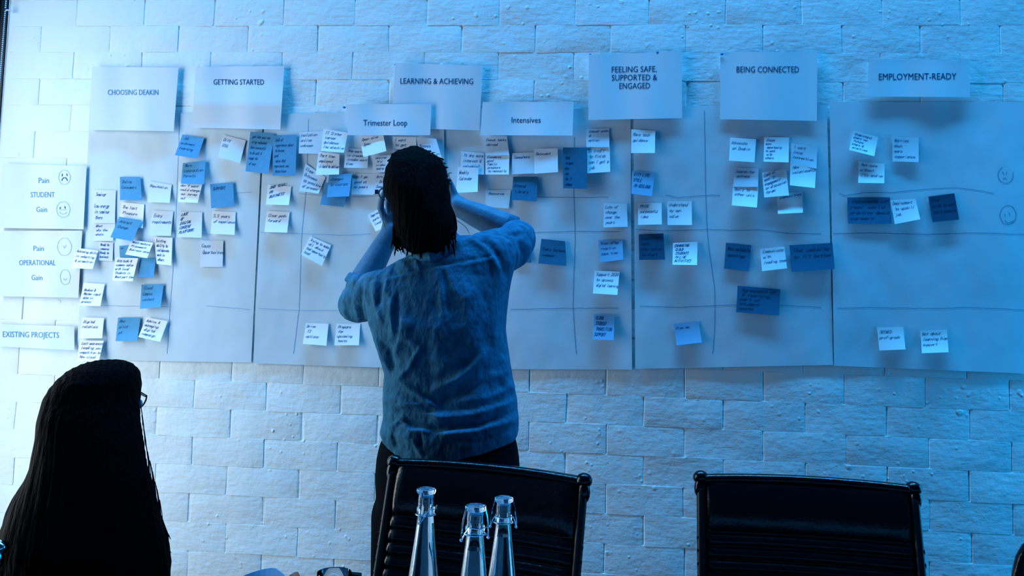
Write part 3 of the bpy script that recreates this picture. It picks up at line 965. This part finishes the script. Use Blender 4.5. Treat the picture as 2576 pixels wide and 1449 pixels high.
SHIRT_FOLDS = [  # polyline, width px, height mm
    ([(900, 712), (1000, 690), (1120, 664), (1260, 640)], 4, -2.2), ([(900, 720), (1000, 698), (1120, 672), (1260, 650)], 5, 1.6),
    ([(1100, 676), (1108, 720), (1113, 775)], 6, 5), ([(1124, 674), (1138, 715), (1150, 745)], 5, 4), ([(1112, 676), (1124, 730), (1130, 790)], 7, -5),
    ([(1113, 775), (1118, 860)], 9, 3),
    ([(985, 745), (984, 800), (990, 852)], 6, 5), ([(1012, 790), (1010, 850), (990, 900)], 7, 5), ([(998, 740), (1000, 830)], 6, -5),
    ([(940, 835), (965, 900), (996, 952)], 7, 8), ([(1058, 872), (1030, 925), (1000, 955)], 7, 8), ([(955, 865), (980, 880), (990, 945)], 8, -8),
    ([(1024, 800), (1022, 850), (1050, 870)], 8, 5),
    ([(1000, 957), (1050, 990), (1095, 1024)], 6, 8), ([(985, 1033), (1040, 1032), (1095, 1034)], 5, -9), ([(990, 1022), (1060, 1015), (1095, 1020)], 7, 5),
    ([(1075, 985), (1150, 955), (1195, 920), (1225, 880)], 10, 7), ([(1100, 1010), (1180, 985), (1240, 930)], 12, -6), ([(1090, 960), (1160, 925), (1200, 880)], 12, -5),
    ([(980, 1075), (1010, 1055), (1030, 1085), (1080, 1085)], 6, 7), ([(975, 1060), (1030, 1063), (1100, 1078), (1200, 1068), (1300, 1035)], 7, -9),
    ([(970, 1010), (1000, 1000), (1100, 1050), (1200, 1042), (1302, 1005)], 9, 7), ([(1100, 1095), (1200, 1085), (1300, 1055)], 9, 7), ([(1120, 1110), (1200, 1105), (1290, 1075)], 7, -6),
    ([(1140, 1010), (1230, 1000), (1296, 970)], 10, 5), ([(1010, 1090), (1040, 1110), (1060, 1145)], 6, 6), ([(985, 1095), (1000, 1130)], 6, -6), ([(1056, 1085), (1060, 1125)], 4, -6),
    ([(1180, 960), (1260, 940), (1290, 925)], 10, 4), ([(1090, 800), (1100, 900), (1150, 930)], 16, 4), ([(1170, 720), (1180, 820), (1210, 900)], 22, 5),
    ([(905, 702), (893, 760), (905, 815)], 6, 6), ([(880, 712), (866, 760), (872, 800)], 5, 5), ([(925, 712), (920, 770), (935, 830)], 6, 6), ([(893, 705), (878, 770)], 5, -6),
    ([(912, 712), (906, 770), (920, 825)], 5, -6), ([(945, 705), (943, 760), (962, 820)], 6, 5), ([(958, 700), (955, 770)], 6, -5), ([(975, 700), (968, 740)], 5, 4),
    ([(1262, 565), (1300, 560), (1335, 585)], 7, 6), ([(1250, 582), (1300, 590), (1318, 640), (1300, 690)], 7, -8), ([(1235, 578), (1285, 600), (1300, 650), (1288, 700)], 8, 6),
    ([(1180, 600), (1225, 625), (1262, 690)], 9, 6), ([(1200, 596), (1250, 640), (1275, 700)], 8, -6), ([(1150, 600), (1165, 640), (1140, 660)], 10, 4),
    ([(1270, 720), (1240, 800), (1250, 870)], 14, 5), ([(1275, 890), (1262, 950), (1290, 985)], 10, 6), ([(1280, 905), (1300, 950)], 8, -4),
    ([(1040, 640), (1048, 665), (1060, 680)], 6, 4), ([(1000, 655), (1020, 665), (1030, 690)], 7, 4), ([(985, 675), (1000, 690)], 6, -4)]


def shirt_disp(co, no):
    X, Y = project(co)
    back = np.clip(-no[:, 1] * 1.4 + .25, 0, 1)
    d = np.zeros(len(co))
    for pl, wd, h in SHIRT_FOLDS:
        dist, t = seg_dist(X, Y, pl)
        d += h * .001 * np.exp(-(dist / wd) ** 2) * np.clip(np.minimum(t, 1 - t) * 5 + .25, 0, 1)
    d *= back
    d += .0016 * smooth_noise(co[:, 0] * 9, co[:, 2] * 7, 4) + .0009 * smooth_noise(co[:, 0] * 24 + co[:, 2] * 10, co[:, 2] * 17 - co[:, 0] * 12, 9)
    hemz = co[:, 2]
    return d


s_ = MB()
loft(s_, [(596, 1135, 1262, .045, .045, 0), (612, 1100, 1290, .06, .06, 0), (640, 1040, 1296, .075, .075, 0), (668, 985, 1294, .09, .09, 0), (700, 925, 1288, .10, .105, 0), (735, 922, 1281, .11, .115, 0),
          (780, 930, 1277, .115, .12, 0), (830, 938, 1271, .12, .12, 0), (880, 953, 1278, .115, .12, 0), (940, 973, 1289, .112, .12, 0), (1000, 967, 1300, .115, .125, 0),
          (1050, 968, 1304, .125, .13, 0), (1085, 961, 1303, .13, .135, 0), (1105, 968, 1298, .13, .135, 0), (1125, 982, 1270, .13, .135, 0), (1143, 1005, 1205, .13, .13, 0), (1155, 1050, 1130, .122, .12, 0)], MY, p=2.6)
limb(s_, [at(960, 735, -.46), at(905, 765, -.36), at(895, 765, -.30)], [.060, .052, .050])
limb(s_, [at(912, 715, -.42), at(905, 722, -.33)], [.030, .040])
limb(s_, [at(1215, 650, -.46), at(1283, 622, -.37), at(1300, 603, -.30)], [.068, .060, .055])
limb(s_, [at(1060, 650, -.47), at(1130, 612, -.45)], [.035, .035])
shirt = fuse(s_, 'shirt', 'shirt', man, .0052, 4, shirt_disp, MO)
# rolled cuffs
cf = MB()


def cuff(A, B, f, r):
    p = mid(A, B, f); d = (B - A) / np.linalg.norm(B - A)
    pts = [p - d * .016, p - d * .012, p + d * .010, p + d * .014]
    cf.tube([q - np.array(MO) for q in pts], [r * .94, r, r * .97, r * .88], 22)


cuff(LE, LW, .20, .050); cuff(RE, RW, .20, .044)
cf.build('rolled_cuffs', 'shirt', man)
col = MB()
col.tube([at(x, y, yy) - np.array(MO) for x, y, yy in ((1030, 652, -.45), (1045, 655, -.53), (1085, 645, -.555), (1130, 630, -.54), (1150, 612, -.47))], [.012, .016, .018, .016, .012], 10)
col.build('collar', 'shirt', man)
# trousers and shoes
t_ = MB()
loft(t_, [(1075, 985, 1285, .10, .10, 0), (1110, 960, 1299, .115, .12, 0), (1150, 951, 1306, .125, .12, 0), (1200, 948, 1309, .13, .12, 0), (1270, 952, 1304, .13, .12, 0), (1340, 955, 1298, .12, .12, 0)], MY)
zh = at(1130, 1300, MY)[2]
for sx in (-1, 1):
    hx = base[0] + sx * .092
    limb(t_, [(hx, MY, zh), (hx + sx * .02, MY + .01, .50), (hx + sx * .03, MY, .07)], [.092, .066, .052])
fuse(t_, 'trousers', 'trousers', man, .010, 4, origin=MO)
for sx in (-1, 1):
    sh = MB()
    hx = sx * .122
    limb(sh, [(hx, -.05, .042), (hx + sx * .01, .06, .040), (hx + sx * .02, .15, .032)], [.040, .042, .032])
    sh.build('shoe', 'leather', man)
# hair
hr = MB()
loft(hr, [(374, 1030, 1062, .03, .03, .02), (384, 1006, 1084, .055, .05, .02), (400, 988, 1108, .085, .07, .02), (425, 978, 1121, .105, .08, .01), (460, 969, 1128, .115, .075, 0), (490, 969, 1132, .118, .05, -.01),
          (515, 982, 1135, .112, .03, -.02), (545, 991, 1141, .10, .02, -.035), (575, 992, 1146, .085, .02, -.05), (600, 998, 1138, .07, .02, -.065), (622, 1012, 1122, .05, .02, -.085), (637, 1032, 1108, .035, .02, -.10)], -.455, p=2.2)


def hair_disp(co, no):
    X, Y = project(co)
    a = X + (Y - 400) * .05
    return .0008 * np.sin(a * .42 + 2 * np.sin(Y * .02)) + .0008 * np.sin(a * .9 + Y * .03) + .002 * smooth_noise(co[:, 0] * 20, co[:, 2] * 6, 2)


hair = fuse(hr, 'hair', 'hair', man, .0045, 2, hair_disp, MO)
st = MB()
rr = random.Random(21)


def strand(pts, r=.0011):
    P = []
    n = len(pts)
    for i in range(n - 1):
        for k in range(4):
            f = k / 4
            P.append(np.array(pts[i]) * (1 - f) + np.array(pts[i + 1]) * f)
    P.append(np.array(pts[-1]))
    for _ in range(2):
        P = [P[0]] + [(P[i - 1] + P[i] * 2 + P[i + 1]) / 4 for i in range(1, len(P) - 1)] + [P[-1]]
    st.tube([at(x, y, yy) - np.array(MO) for x, y, yy in P], [r] * (len(P) - 2) + [r * .7, r * .3], 5)


for k in range(70):          # ends along the lower edge
    x = 992 + k * 2.25 + rr.uniform(-3, 3)
    yb = 560 + rr.uniform(0, 15)
    drop = rr.uniform(606, 656) - abs(x - 1075) * .12
    strand([(x, yb, -.54), (x + rr.uniform(-8, 8), (yb + drop) / 2, -.56), (x + rr.uniform(-12, 12), drop, -.56)], rr.uniform(.001, .0028))
for k in range(18):          # left lower curls
    x = rr.uniform(990, 1012)
    strand([(x, 540, -.50), (x - rr.uniform(-4, 6), 585, -.52), (x + rr.uniform(-8, 6), rr.uniform(612, 632), -.53), (x + rr.uniform(5, 20), rr.uniform(618, 634), -.53)], rr.uniform(.0008, .002))
for k in range(16):          # right lower curl
    x = rr.uniform(1138, 1148)
    strand([(x - 12, 520, -.48), (x, 550, -.50), (x + rr.uniform(0, 9), 575, -.50), (x - rr.uniform(0, 14), rr.uniform(588, 600), -.50)], rr.uniform(.0008, .0022))
for k in range(70):          # fly-aways over the crown
    a = rr.uniform(-2.7, .1)
    cx, cy = 1050, 462
    x0, y0 = cx + 76 * math.cos(a), cy + 84 * math.sin(a)
    q = rr.uniform(5, 13)
    strand([(x0, y0 + 4, -.45), (x0 + q * .4, y0 - q * .4, -.45), (x0 + q * rr.uniform(.2, 1.4), y0 - q * rr.uniform(-.5, .5), -.45)], rr.uniform(.0006, .0014))
strand([(968, 480, -.42), (962, 520, -.42), (963, 555, -.42), (972, 580, -.44)], .0007)
strand([(1128, 440, -.42), (1137, 460, -.42), (1136, 480, -.42)], .0007)
strand([(1150, 555, -.45), (1172, 570, -.46), (1183, 592, -.47)], .0007)
strand([(985, 398, -.45), (978, 403, -.45), (974, 406, -.45)], .0022)
strand([(1100, 396, -.45), (1110, 399, -.45), (1117, 402, -.45)], .0022)
strand([(1030, 376, -.45), (1042, 370, -.45), (1050, 376, -.45)], .0040)
so = st.build('loose_strands', 'hair', man); so['kind'] = 'stuff'
# eyeglasses
eg = MB().tube([at(990, 484, -.345) - MO, at(996, 480, -.34) - MO, at(1001, 481, -.343) - MO], .0015, 6).build('eyeglasses', 'rail', man)
eg['label'] = 'dark round eyeglasses'
EO = np.array(MO)
for k, (cx, cy) in enumerate(((973, 487), (1020, 480))):
    rim = MB(); c0 = at(cx, cy, -.345)
    rim.tube([c0 - EO + np.array([.021 * math.cos(a), .004 * math.cos(a), .018 * math.sin(a)]) for a in np.linspace(0, 2 * math.pi, 25)], .0018, 6, False)
    rim.build('rim', 'rail', eg)
    lz = MB(); vs = [(c0 - EO) + np.array([.020 * math.cos(a), .004 * math.cos(a), .017 * math.sin(a)]) for a in np.linspace(0, 2 * math.pi, 24, endpoint=False)]
    vb = [v + np.array([0, .0015, 0]) for v in vs]
    lz.add(vs + vb, [tuple(range(24)), tuple(range(24, 48))[::-1]] + [(q, 24 + q, 24 + (q + 1) % 24, (q + 1) % 24) for q in range(24)])
    lz.build('lens', 'glass', eg, smooth=False)
for (a_, b_) in (((955, 478, -.347), (975, 472, -.45)), ((1040, 474, -.345), (1118, 478, -.45))):
    tm = MB(); tm.tube([at(*a_) - EO, at(*b_) - EO], .0016, 6); tm.build('temple', 'rail', eg)
pd = MB().box(at(946, 486, -.345) - EO - .003, at(950, 480, -.345) - EO + .003, .001); pd.build('hinge', 'chrome', eg)

# ------------------------------------------------------------------ seated person with long hair
WY = -.875
wb = at(225, 1200, WY)
wm = empty('person', (wb[0], WY, 0))
WO = tuple(wm.location)
tag(wm, 'seated person seen from behind, very long straight black hair, at the lower left', 'person')
b = MB()
wh = at(248, 1035, WY - .01)
b.sphere(wh, .080, 22, (.80, .95, 1.05))
b.sphere(wh + np.array([.01, .035, -.03]), .050, 18)
b.sphere(wh + np.array([.012, .07, -.07]), .02, 12)
limb(b, [wh + np.array([.02, .078, .005]), wh + np.array([.02, .094, -.02])], [.007, .011])
for sx in (-1, 1): b.sphere(wh + np.array([sx * .028 + .015, .062, .012]), .014, 10)
bcx = at(203, 1250, WY)[0]
nk = wh + np.array([-.01, -.02, -.16])
limb(b, [wh + np.array([0, -.01, -.06]), nk], [.045, .05])
limb(b, [nk, (bcx, WY, .6)], [.06, .10])
for sx in (-1, 1):
    shp = np.array([bcx + sx * .10, WY + .01, nk[2] - .06])
    elb = np.array([bcx + sx * .100, WY + .06, .74])
    wr_ = np.array([bcx + sx * .03, WY + .16, .62])
    limb(b, [nk, shp], [.045, .046]); limb(b, [shp, elb, wr_], [.042, .034, .024])
    hand_limbs(b, wr_, (-sx * .5, 1, -.1), (0, 0, -1), side=sx, scale=.9)
fuse(b, 'body', 'skin', wm, .0055, 3, origin=WO)
c_ = MB()
sz = nk[2] - .05
limb(c_, [(bcx - .10, WY, sz - .02), (bcx + .10, WY, sz - .02)], [.052, .052])
for (z, a) in ((sz - .02, .15), (.80, .155), (.65, .15), (.52, .17)): c_.sphere((bcx, WY, z), a, 20, (.98, .68, .8))
for sx in (-1, 1):
    shp = np.array([bcx + sx * .105, WY + .01, sz - .02]); elb = np.array([bcx + sx * .100, WY + .06, .74]); wr_ = np.array([bcx + sx * .045, WY + .13, .63])
    limb(c_, [shp, elb, wr_], [.050, .044, .034])
    limb(c_, [(bcx + sx * .075, WY + .02, .54), (bcx + sx * .09, WY + .42, .54), (bcx + sx * .09, WY + .46, .10)], [.080, .065, .05])
fuse(c_, 'clothes', 'cloth', wm, .008, 4, lambda co, no: .003 * smooth_noise(co[:, 0] * 12, co[:, 2] * 9, 5), WO)
for sx in (-1, 1):
    sh = MB(); limb(sh, [(bcx - WO[0] + sx * .09, .42, .04), (bcx - WO[0] + sx * .10, .58, .032)], [.04, .032]); sh.build('shoe', 'leather', wm)
hr = MB()
loft(hr, [(905, 258, 292, .03, .03, .02), (913, 232, 316, .06, .05, .02), (930, 203, 331, .085, .07, .01), (960, 172, 336, .10, .08, 0), (1000, 149, 340, .11, .07, 0), (1050, 136, 347, .115, .04, -.01), (1110, 124, 362, .11, .02, -.02),
          (1170, 109, 372, .105, .02, -.03), (1200, 88, 379, .10, .03, -.035), (1250, 62, 391, .105, .04, -.035), (1310, 36, 406, .11, .05, -.035), (1370, 14, 420, .115, .06, -.035), (1420, 6, 427, .11, .06, -.035), (1490, 10, 424, .10, .05, -.035), (1560, 40, 400, .08, .03, -.035)], WY, p=2.3, n=64)


def hair2(co, no):
    X, Y = project(co)
    u = (X - 240) / (100 + np.clip(Y - 950, 0, 500) * .22)
    return .0007 * np.sin(u * 34 + np.sin(Y * .008) * 2) + .0006 * np.sin(u * 71 + Y * .01)


fuse(hr, 'hair', 'hair', wm, .006, 2, hair2, WO)
st = MB()
MO_keep = MO; MO = WO
for k in range(26):
    f = rr.uniform(0, 1)
    x = 410 + rr.uniform(-10, 12); y = 1330 + f * 110
    strand([(x - 16, y - 60, WY - .02), (x, y - 15, WY - .02), (x + rr.uniform(2, 14), y + rr.uniform(0, 14), WY - .02)], .0012)
for k in range(30):
    f = rr.uniform(0, 1)
    y = 1060 + f * 260
    xl_ = np.interp(y, [1060, 1170, 1200, 1250, 1310, 1370], [135, 110, 90, 64, 38, 16])
    xr_ = np.interp(y, [1060, 1170, 1250, 1310, 1370], [357, 371, 391, 406, 420])
    strand([(xl_ + 6, y - 60, WY - .02), (xl_ - 1, y - 20, WY - .02), (xl_ - rr.uniform(1, 5), y + 15, WY - .02)], .0007)
    strand([(xr_ - 6, y - 60, WY - .02), (xr_ + 1, y - 20, WY - .02), (xr_ + rr.uniform(1, 6), y + 15, WY - .02)], .0007)
so = st.build('loose_strands', 'hair', wm); so['kind'] = 'stuff'
MO = MO_keep
g0 = WY + .11
EO = np.array(WO)
eg = MB().tube([at(332, 998, g0) - EO, at(339, 999, g0) - EO], .0012, 6).build('eyeglasses', 'rail', wm)
eg['label'] = 'thin black eyeglasses'
rim = MB(); rim.tube([at(x, y, g0) - EO for x, y in ((352, 986), (369, 996), (367, 1006), (362, 1016), (353, 1026), (343, 1026), (338, 1010), (342, 990), (352, 986))], .0019, 6, False); rim.build('rim', 'rail', eg)
rim = MB(); rim.tube([at(x, y, g0) - EO for x, y in ((322, 990), (332, 996), (332, 1010), (325, 1022), (308, 1022), (302, 1008), (306, 992), (322, 990))], .0011, 6, False); rim.build('rim', 'rail', eg)
tm = MB(); tm.tube([at(366, 997, g0) - EO, at(350, 989, g0 - .05) - EO, at(335, 992, g0 - .10) - EO], .0022, 6); tm.build('temple', 'rail', eg)

# ------------------------------------------------------------------ table
TZ = .74
tb = empty('table', (1.9, -1.72, 0))
tag(tb, 'long meeting table under the bottles, in front of the black chairs', 'table')
MB().box((-1.15, -.46, TZ - .03), (1.55, .46, TZ), .004).build('table_top', 'table', tb)
for sx in (-1.0, 1.35):
    for sy in (-.36, .36):
        MB().box((sx - .03, sy - .03, 0), (sx + .03, sy + .03, TZ - .03), .003).build('leg', 'rail', tb)


def solve(px, py, z):
    lo, hi = -2.2, -.1
    for _ in range(40):
        m_ = (lo + hi) / 2
        if at(px, py, m_)[2] > z: lo = m_
        else: hi = m_
    return at(px, py, m_)


# ------------------------------------------------------------------ swing-top bottles
def bottle(px, py, label, rot, Hb=.315, flip=False, k=1.0):
    top = solve(px, py, TZ + Hb * k)
    e = empty('glass_bottle', (top[0], top[1], TZ), rot)
    e.scale = (k, k, k)
    tag(e, label, 'bottle', 'swing-top glass bottles on the table')
    out = [(.0002, .0), (.034, .0), (.0375, .004), (.0380, .02), (.0378, .055), (.0355, .075), (.0300, .115), (.0245, .160), (.0196, .199), (.0150, .236), (.0118, .262), (.0100, .280),
           (.0098, .284), (.0112, .286), (.0112, .291), (.0099, .293), (.0099, .303), (.0094, .305)]
    inn = [(max(r - .0026, .0002), z) for r, z in out[::-1]]
    inn = [(.0070, .305), (.0070, .284), (.0076, .275)] + [(r - .0024, z) for r, z in out[::-1] if .01 < z < .275] + [(.034, .008), (.0002, .007)]
    MB().lathe(out + inn, n=40, closed=True).build('bottle_body', 'glass', e)
    lv = Hb - (.050 if not flip else .034)
    wt = [(.0002, .0075)] + [(r - .0027, z) for r, z in out if .01 < z < lv] + [(np.interp(lv, [.199, .236, .262, .280], [.0196, .0150, .0118, .0100]) - .0027, lv), (.0002, lv)]
    MB().lathe(wt, n=32).build('water', 'water', e)
    MB().lathe([(.0002, .3075), (.0065, .3075), (.0108, .3085), (.0124, .3115), (.0121, .3142), (.0095, .3152), (.0002, .3148)], n=32).build('stopper', 'glass', e)
    MB().lathe([(.0060, .304), (.0092, .304), (.0092, .3078), (.0060, .3078)], n=28, closed=True).build('gasket', 'rubber', e)
    wv = MB()
    wv.tube([(.0125 * math.cos(a), .0125 * math.sin(a), .2825) for a in np.linspace(0, 2 * math.pi, 25)], .0008, 6, False)
    for sx in (-1, 1):
        wv.tube([(sx * .0120, 0, .2825), (sx * .0150, 0, .2800), (sx * .0168, 0, .2765), (sx * .0172, 0, .284), (sx * .0150, 0, .300), (sx * .0122, 0, .3105), (sx * .0105, 0, .3125)], .0009, 6)
        wv.tube([(sx * .0168, -.001, .2765), (sx * .0145, -.006, .286), (sx * .0120, -.010, .292), (0, -.0135, .290)], .0008, 6)
        wv.sphere((sx * .0170, 0, .2762), .0019, 8)
    wv.build('wire_bail', 'chrome', e)
    return e


bottle(1073, 1228, 'clear swing-top bottle standing alone, leftmost and tallest-looking of three', 1.35, flip=True)
bottle(1197, 1270, 'clear swing-top bottle in the middle, its top lowest in view', .55)
bottle(1268, 1250, 'clear swing-top bottle at right, wires of its stopper spread wide', .12, k=.97)

# ------------------------------------------------------------------ tumbler and cards
g = solve(841, 1441, TZ + .115)
tu = MB().lathe([(.0002, 0), (.022, 0), (.0235, .003), (.0285, .115), (.0278, .1162), (.0270, .115), (.0218, .012), (.0002, .011)], n=40)
tu = tu.build('tumbler', 'glass'); tu.location = (g[0], g[1], TZ)
tag(tu, 'clear drinking glass, only its rim showing left of the near black chair', 'glass')


def card(px, py, half, m, label, Y):
    a_ = at(px, py, Y); h = a_[2] - TZ
    vs = []
    fs = []
    pr = [(-half * .92, -.045, 0), (0, 0, h), (half * 1.1, .045, 0)]
    wd = .10
    for t_ in (0, .0008):
        for (x, y, z) in ((-half, -.03, 0), (0, 0, h), (half * 1.15, .02, h * .93), (half * 1.3, .03, 0)):
            vs.append((x, y + t_, z))
    vs = []
    n = 14
    for q in range(2):
        for i in range(n + 1):
            f = i / n
            x = (f - .42) * 2.2 * half
            zt = h - abs(f - .42) ** 1.25 * .030 * 2
            yy = .03 * math.cos(f * 3) + q * .0009
            vs += [(x, yy, 0), (x, yy, zt)]
    for i in range(n):
        a0 = i * 2; b0 = (n + 1) * 2 + i * 2
        fs += [(a0, a0 + 2, a0 + 3, a0 + 1), (b0, b0 + 1, b0 + 3, b0 + 2), (a0 + 1, a0 + 3, b0 + 3, b0 + 1), (a0, b0, b0 + 2, a0 + 2)]
    fs += [(0, 1, (n + 1) * 2 + 1, (n + 1) * 2), (n * 2, (n + 1) * 2 + n * 2, (n + 1) * 2 + n * 2 + 1, n * 2 + 1)]
    o = mesh_obj('standing_card', vs, fs, m)
    o.location = (a_[0], a_[1], TZ)
    tag(o, label, 'card')
    return o


card(686, 1434, .060, 'mid', 'pale blue card standing at the bottom edge, left of the drinking glass', -1.34)
card(742, 1444, .030, 'rail', 'dark card standing in front of the pale one at the bottom edge', -1.42)


# ------------------------------------------------------------------ black ribbed leather chairs
def make_chair(W=.444, H=.965, rec=math.radians(13)):
    e = empty('office_chair', (0, 0, 0))
    z0 = .45
    L = (H - z0) / math.cos(rec)
    yb = .20

    def S3(x, v, o=0.0):       # v = distance down from the top, o = outwards to the front
        h = L - v
        return (x, yb + h * math.sin(rec) - o * math.cos(rec), z0 + h * math.cos(rec) - o * math.sin(rec) * .0)

    nu, nv = 28, 150
    vs = []; fs = []
    hw = W / 2 - .012
    for side in (0, 1):
        for k in range(nv + 1):
            v = .012 + (L - .012) * k / nv
            for i in range(nu + 1):
                u = i / nu * 2 - 1
                u = math.copysign(1 - (1 - abs(u)) ** 1.7, u)
                conc = -.016 * (1 - u * u)
                edge = min(1, (1 - abs(u)) / .13); edge = math.sqrt(max(0, 1 - (1 - edge) ** 2))
                if v < .118:
                    rib = .013 * math.sin(math.pi * min(1, max(0, (v - .008) / .11))) ** .7
                else:
                    ph = ((v - .118) / .0262) % 1
                    rib = .0075 * abs(math.sin(math.pi * ph)) ** .55
                o = (-.004 + (.014 + rib) * edge + conc) if side == 0 else (-.008 + conc)
                vs.append(S3(u * hw, v, o))
    N = (nu + 1) * (nv + 1)
    for k in range(nv):
        for i in range(nu):
            a0 = k * (nu + 1) + i
            fs.append((a0, a0 + nu + 1, a0 + nu + 2, a0 + 1))
            fs.append((N + a0, N + a0 + 1, N + a0 + nu + 2, N + a0 + nu + 1))
        for i in (0, nu):
            a0 = k * (nu + 1) + i
            f = (a0, N + a0, N + a0 + nu + 1, a0 + nu + 1)
            fs.append(f if i == nu else f[::-1])
    mesh_obj('backrest', vs, fs, 'leather', e, True)
    for sx in (-1, 1):
        r_ = MB()
        pts = [S3(sx * (W / 2 - .006), v, .004) for v in np.linspace(.004, L, 12)] + [(sx * (W / 2 - .006), yb - .05, z0 - .035), (sx * (W / 2 - .006), yb - .14, z0 - .045), (sx * (W / 2 - .006), -.24, z0 - .03)]
        r_.tube(pts, .0095, 10)
        for v in np.arange(.13, L - .02, .0262):       # stitched leather edge wrapped round the rail
            r_.sphere(S3(sx * (W / 2 + .0015), v, .006), .0052, 6, (.6, 1, 1.3))
        r_.build('side_rail', 'rail', e)
    t_ = MB()
    t_.tube([S3(x, .004 + .006 * (abs(x) / (W / 2)) ** 2, .004 - .016 * (1 - (2 * x / W) ** 2)) for x in np.linspace(-W / 2 + .004, W / 2 - .004, 15)], .0115, 10)
    t_.build('top_roll', 'leather', e)
    for sx in (-1, 1):
        c_ = MB(); c_.sphere(S3(sx * (W / 2 - .006), .006, .002), .016, 14, (1.05, 1, .95)); c_.sphere(S3(sx * (W / 2 - .004), .028, .002), .0125, 12, (1, 1, 1.8))
        c_.build('corner_cap', 'leather', e)
    sp = MB()
    for k in range(16):
        y = -.24 + k * .027
        sp.tube([(-W / 2 + .012, y, z0 - .012), (W / 2 - .012, y, z0 - .012)], .0145, 10)
    sp.build('seat', 'leather', e)
    for sx in (-1, 1):
        X = sx * (W / 2 + .018)
        a_ = MB(); a_.tube([(sx * (W / 2), .205, z0 + .290), (X, .19, z0 + .294), (X + sx * .012, .12, z0 + .282), (X + sx * .012, .0, z0 + .262), (X + sx * .012, -.06, z0 + .20), (X + sx * .012, -.03, z0 + .08), (X, .03, z0 - .01), (sx * W / 2, .05, z0 - .035)], .0115, 8)
        a_.build('armrest', 'rail', e)
    MB().tube([(0, 0, .10), (0, 0, z0 - .04)], [.03, .024], 14).build('gas_stem', 'rail', e)
    MB().box((-W / 2, -.03, z0 - .05), (W / 2, .03, z0 - .03), .003).build('seat_bracket', 'rail', e)
    for k in range(5):
        a = k * 2 * math.pi / 5 + .3
        f = MB(); f.tube([(0, 0, .115), (.15 * math.cos(a), .15 * math.sin(a), .095), (.29 * math.cos(a), .29 * math.sin(a), .065)], [.022, .017, .012], 10)
        f.build('base_foot', 'rail', e)
        w_ = MB(); w_.sphere((.29 * math.cos(a), .29 * math.sin(a), .027), .027, 12, (1, 1, 1)); w_.build('caster', 'rail', e)
    return e


def place_top(e, px, py, Y, yaw, H0=.965, rec=math.radians(13)):
    """put the middle of the chair's top edge at that point"""
    p = at(px, py, Y)
    ty = .20 + (H0 - .45) * math.tan(rec)
    k = p[2] / H0
    e.rotation_euler = (0, 0, yaw)
    e.scale = (1, 1, k)
    e.location = (p[0] + math.sin(yaw) * ty, p[1] - math.cos(yaw) * ty, 0)


def dup(e):
    c = e.copy(); COL.objects.link(c)
    for ch_ in [x for x in COL.objects if x.parent == e]:
        d = ch_.copy(); COL.objects.link(d); d.parent = c
    return c


GR = 'black leather chairs along the table'
ch1 = make_chair()
place_top(ch1, 1221, 1176, -.775, -.30)
tag(ch1, 'black ribbed leather chair directly behind the standing person', 'chair', GR)
ch2 = dup(ch1); place_top(ch2, 2024, 1207, -.70, -.07)
ch2['label'] = 'black ribbed leather chair standing free at right, before the bare bricks'
ch3 = dup(ch1); place_top(ch3, -245, 1345, -1.02, -.12)
ch3['label'] = 'black leather chair cut by the left edge beside the long-haired person'
for x in COL.objects:
    if x.parent == ch3 and x.name.startswith('corner_cap'):
        x.data = x.data.copy(); x.data.materials.clear(); x.data.materials.append(M['chrome']); x['label'] = 'corner cap with its bright glint made as metal'  # polished metal stands in for the white glint on the leather corner
# rounded chair at the lower right corner of the view
Yc = -.62
p0 = at(2770, 1360, Yc)
rc = empty('office_chair', (p0[0], Yc, 0))
tag(rc, 'black chair with a rounded back, just entering at the lower right corner', 'chair', GR)
bb = MB()
lp = [(1350, 2612, 2930), (1356, 2592, 2952), (1372, 2572, 2975), (1400, 2556, 2992), (1440, 2546, 3003), (1500, 2542, 3008), (1650, 2545, 3005), (1760, 2560, 2990), (1790, 2600, 2950)]
loft(bb, [(y, a, b_, .03, .03, .02) for y, a, b_ in lp], Yc, n=32)
bb.v = [(v[0] - p0[0], v[1] - Yc, v[2]) for v in bb.v]
bb.build('backrest', 'leather', rc)
MB().box((-.20, -.42, .43), (.20, -.02, .50), .03).build('seat', 'leather', rc)
MB().tube([(0, -.2, .08), (0, -.2, .43)], .025, 12).build('gas_stem', 'rail', rc)
MB().tube([(0, -.12, .45), (0, .03, .50), (0, .05, .70)], .02, 10).build('back_bracket', 'rail', rc)
for k in range(5):
    a = k * 2 * math.pi / 5
    f = MB(); f.tube([(0, -.2, .10), (.26 * math.cos(a), -.2 + .26 * math.sin(a), .03)], [.02, .014], 8); f.build('base_foot', 'rail', rc)

# low stool carrying the seated person
so_ = empty('stool', (bcx, WY - .01, 0))
tag(so_, 'low black stool under the seated long-haired person', 'stool')
MB().lathe([(.0002, .315), (.17, .315), (.185, .325), (.185, .350), (.17, .362), (.0002, .362)], n=32).build('seat', 'leather', so_)
for k in range(4):
    a = math.pi / 4 + k * math.pi / 2
    MB().tube([(.12 * math.cos(a),   .12 * math.sin(a), .32), (.17 * math.cos(a), .17 * math.sin(a), .0)], .012, 8).build('leg', 'rail', so_)
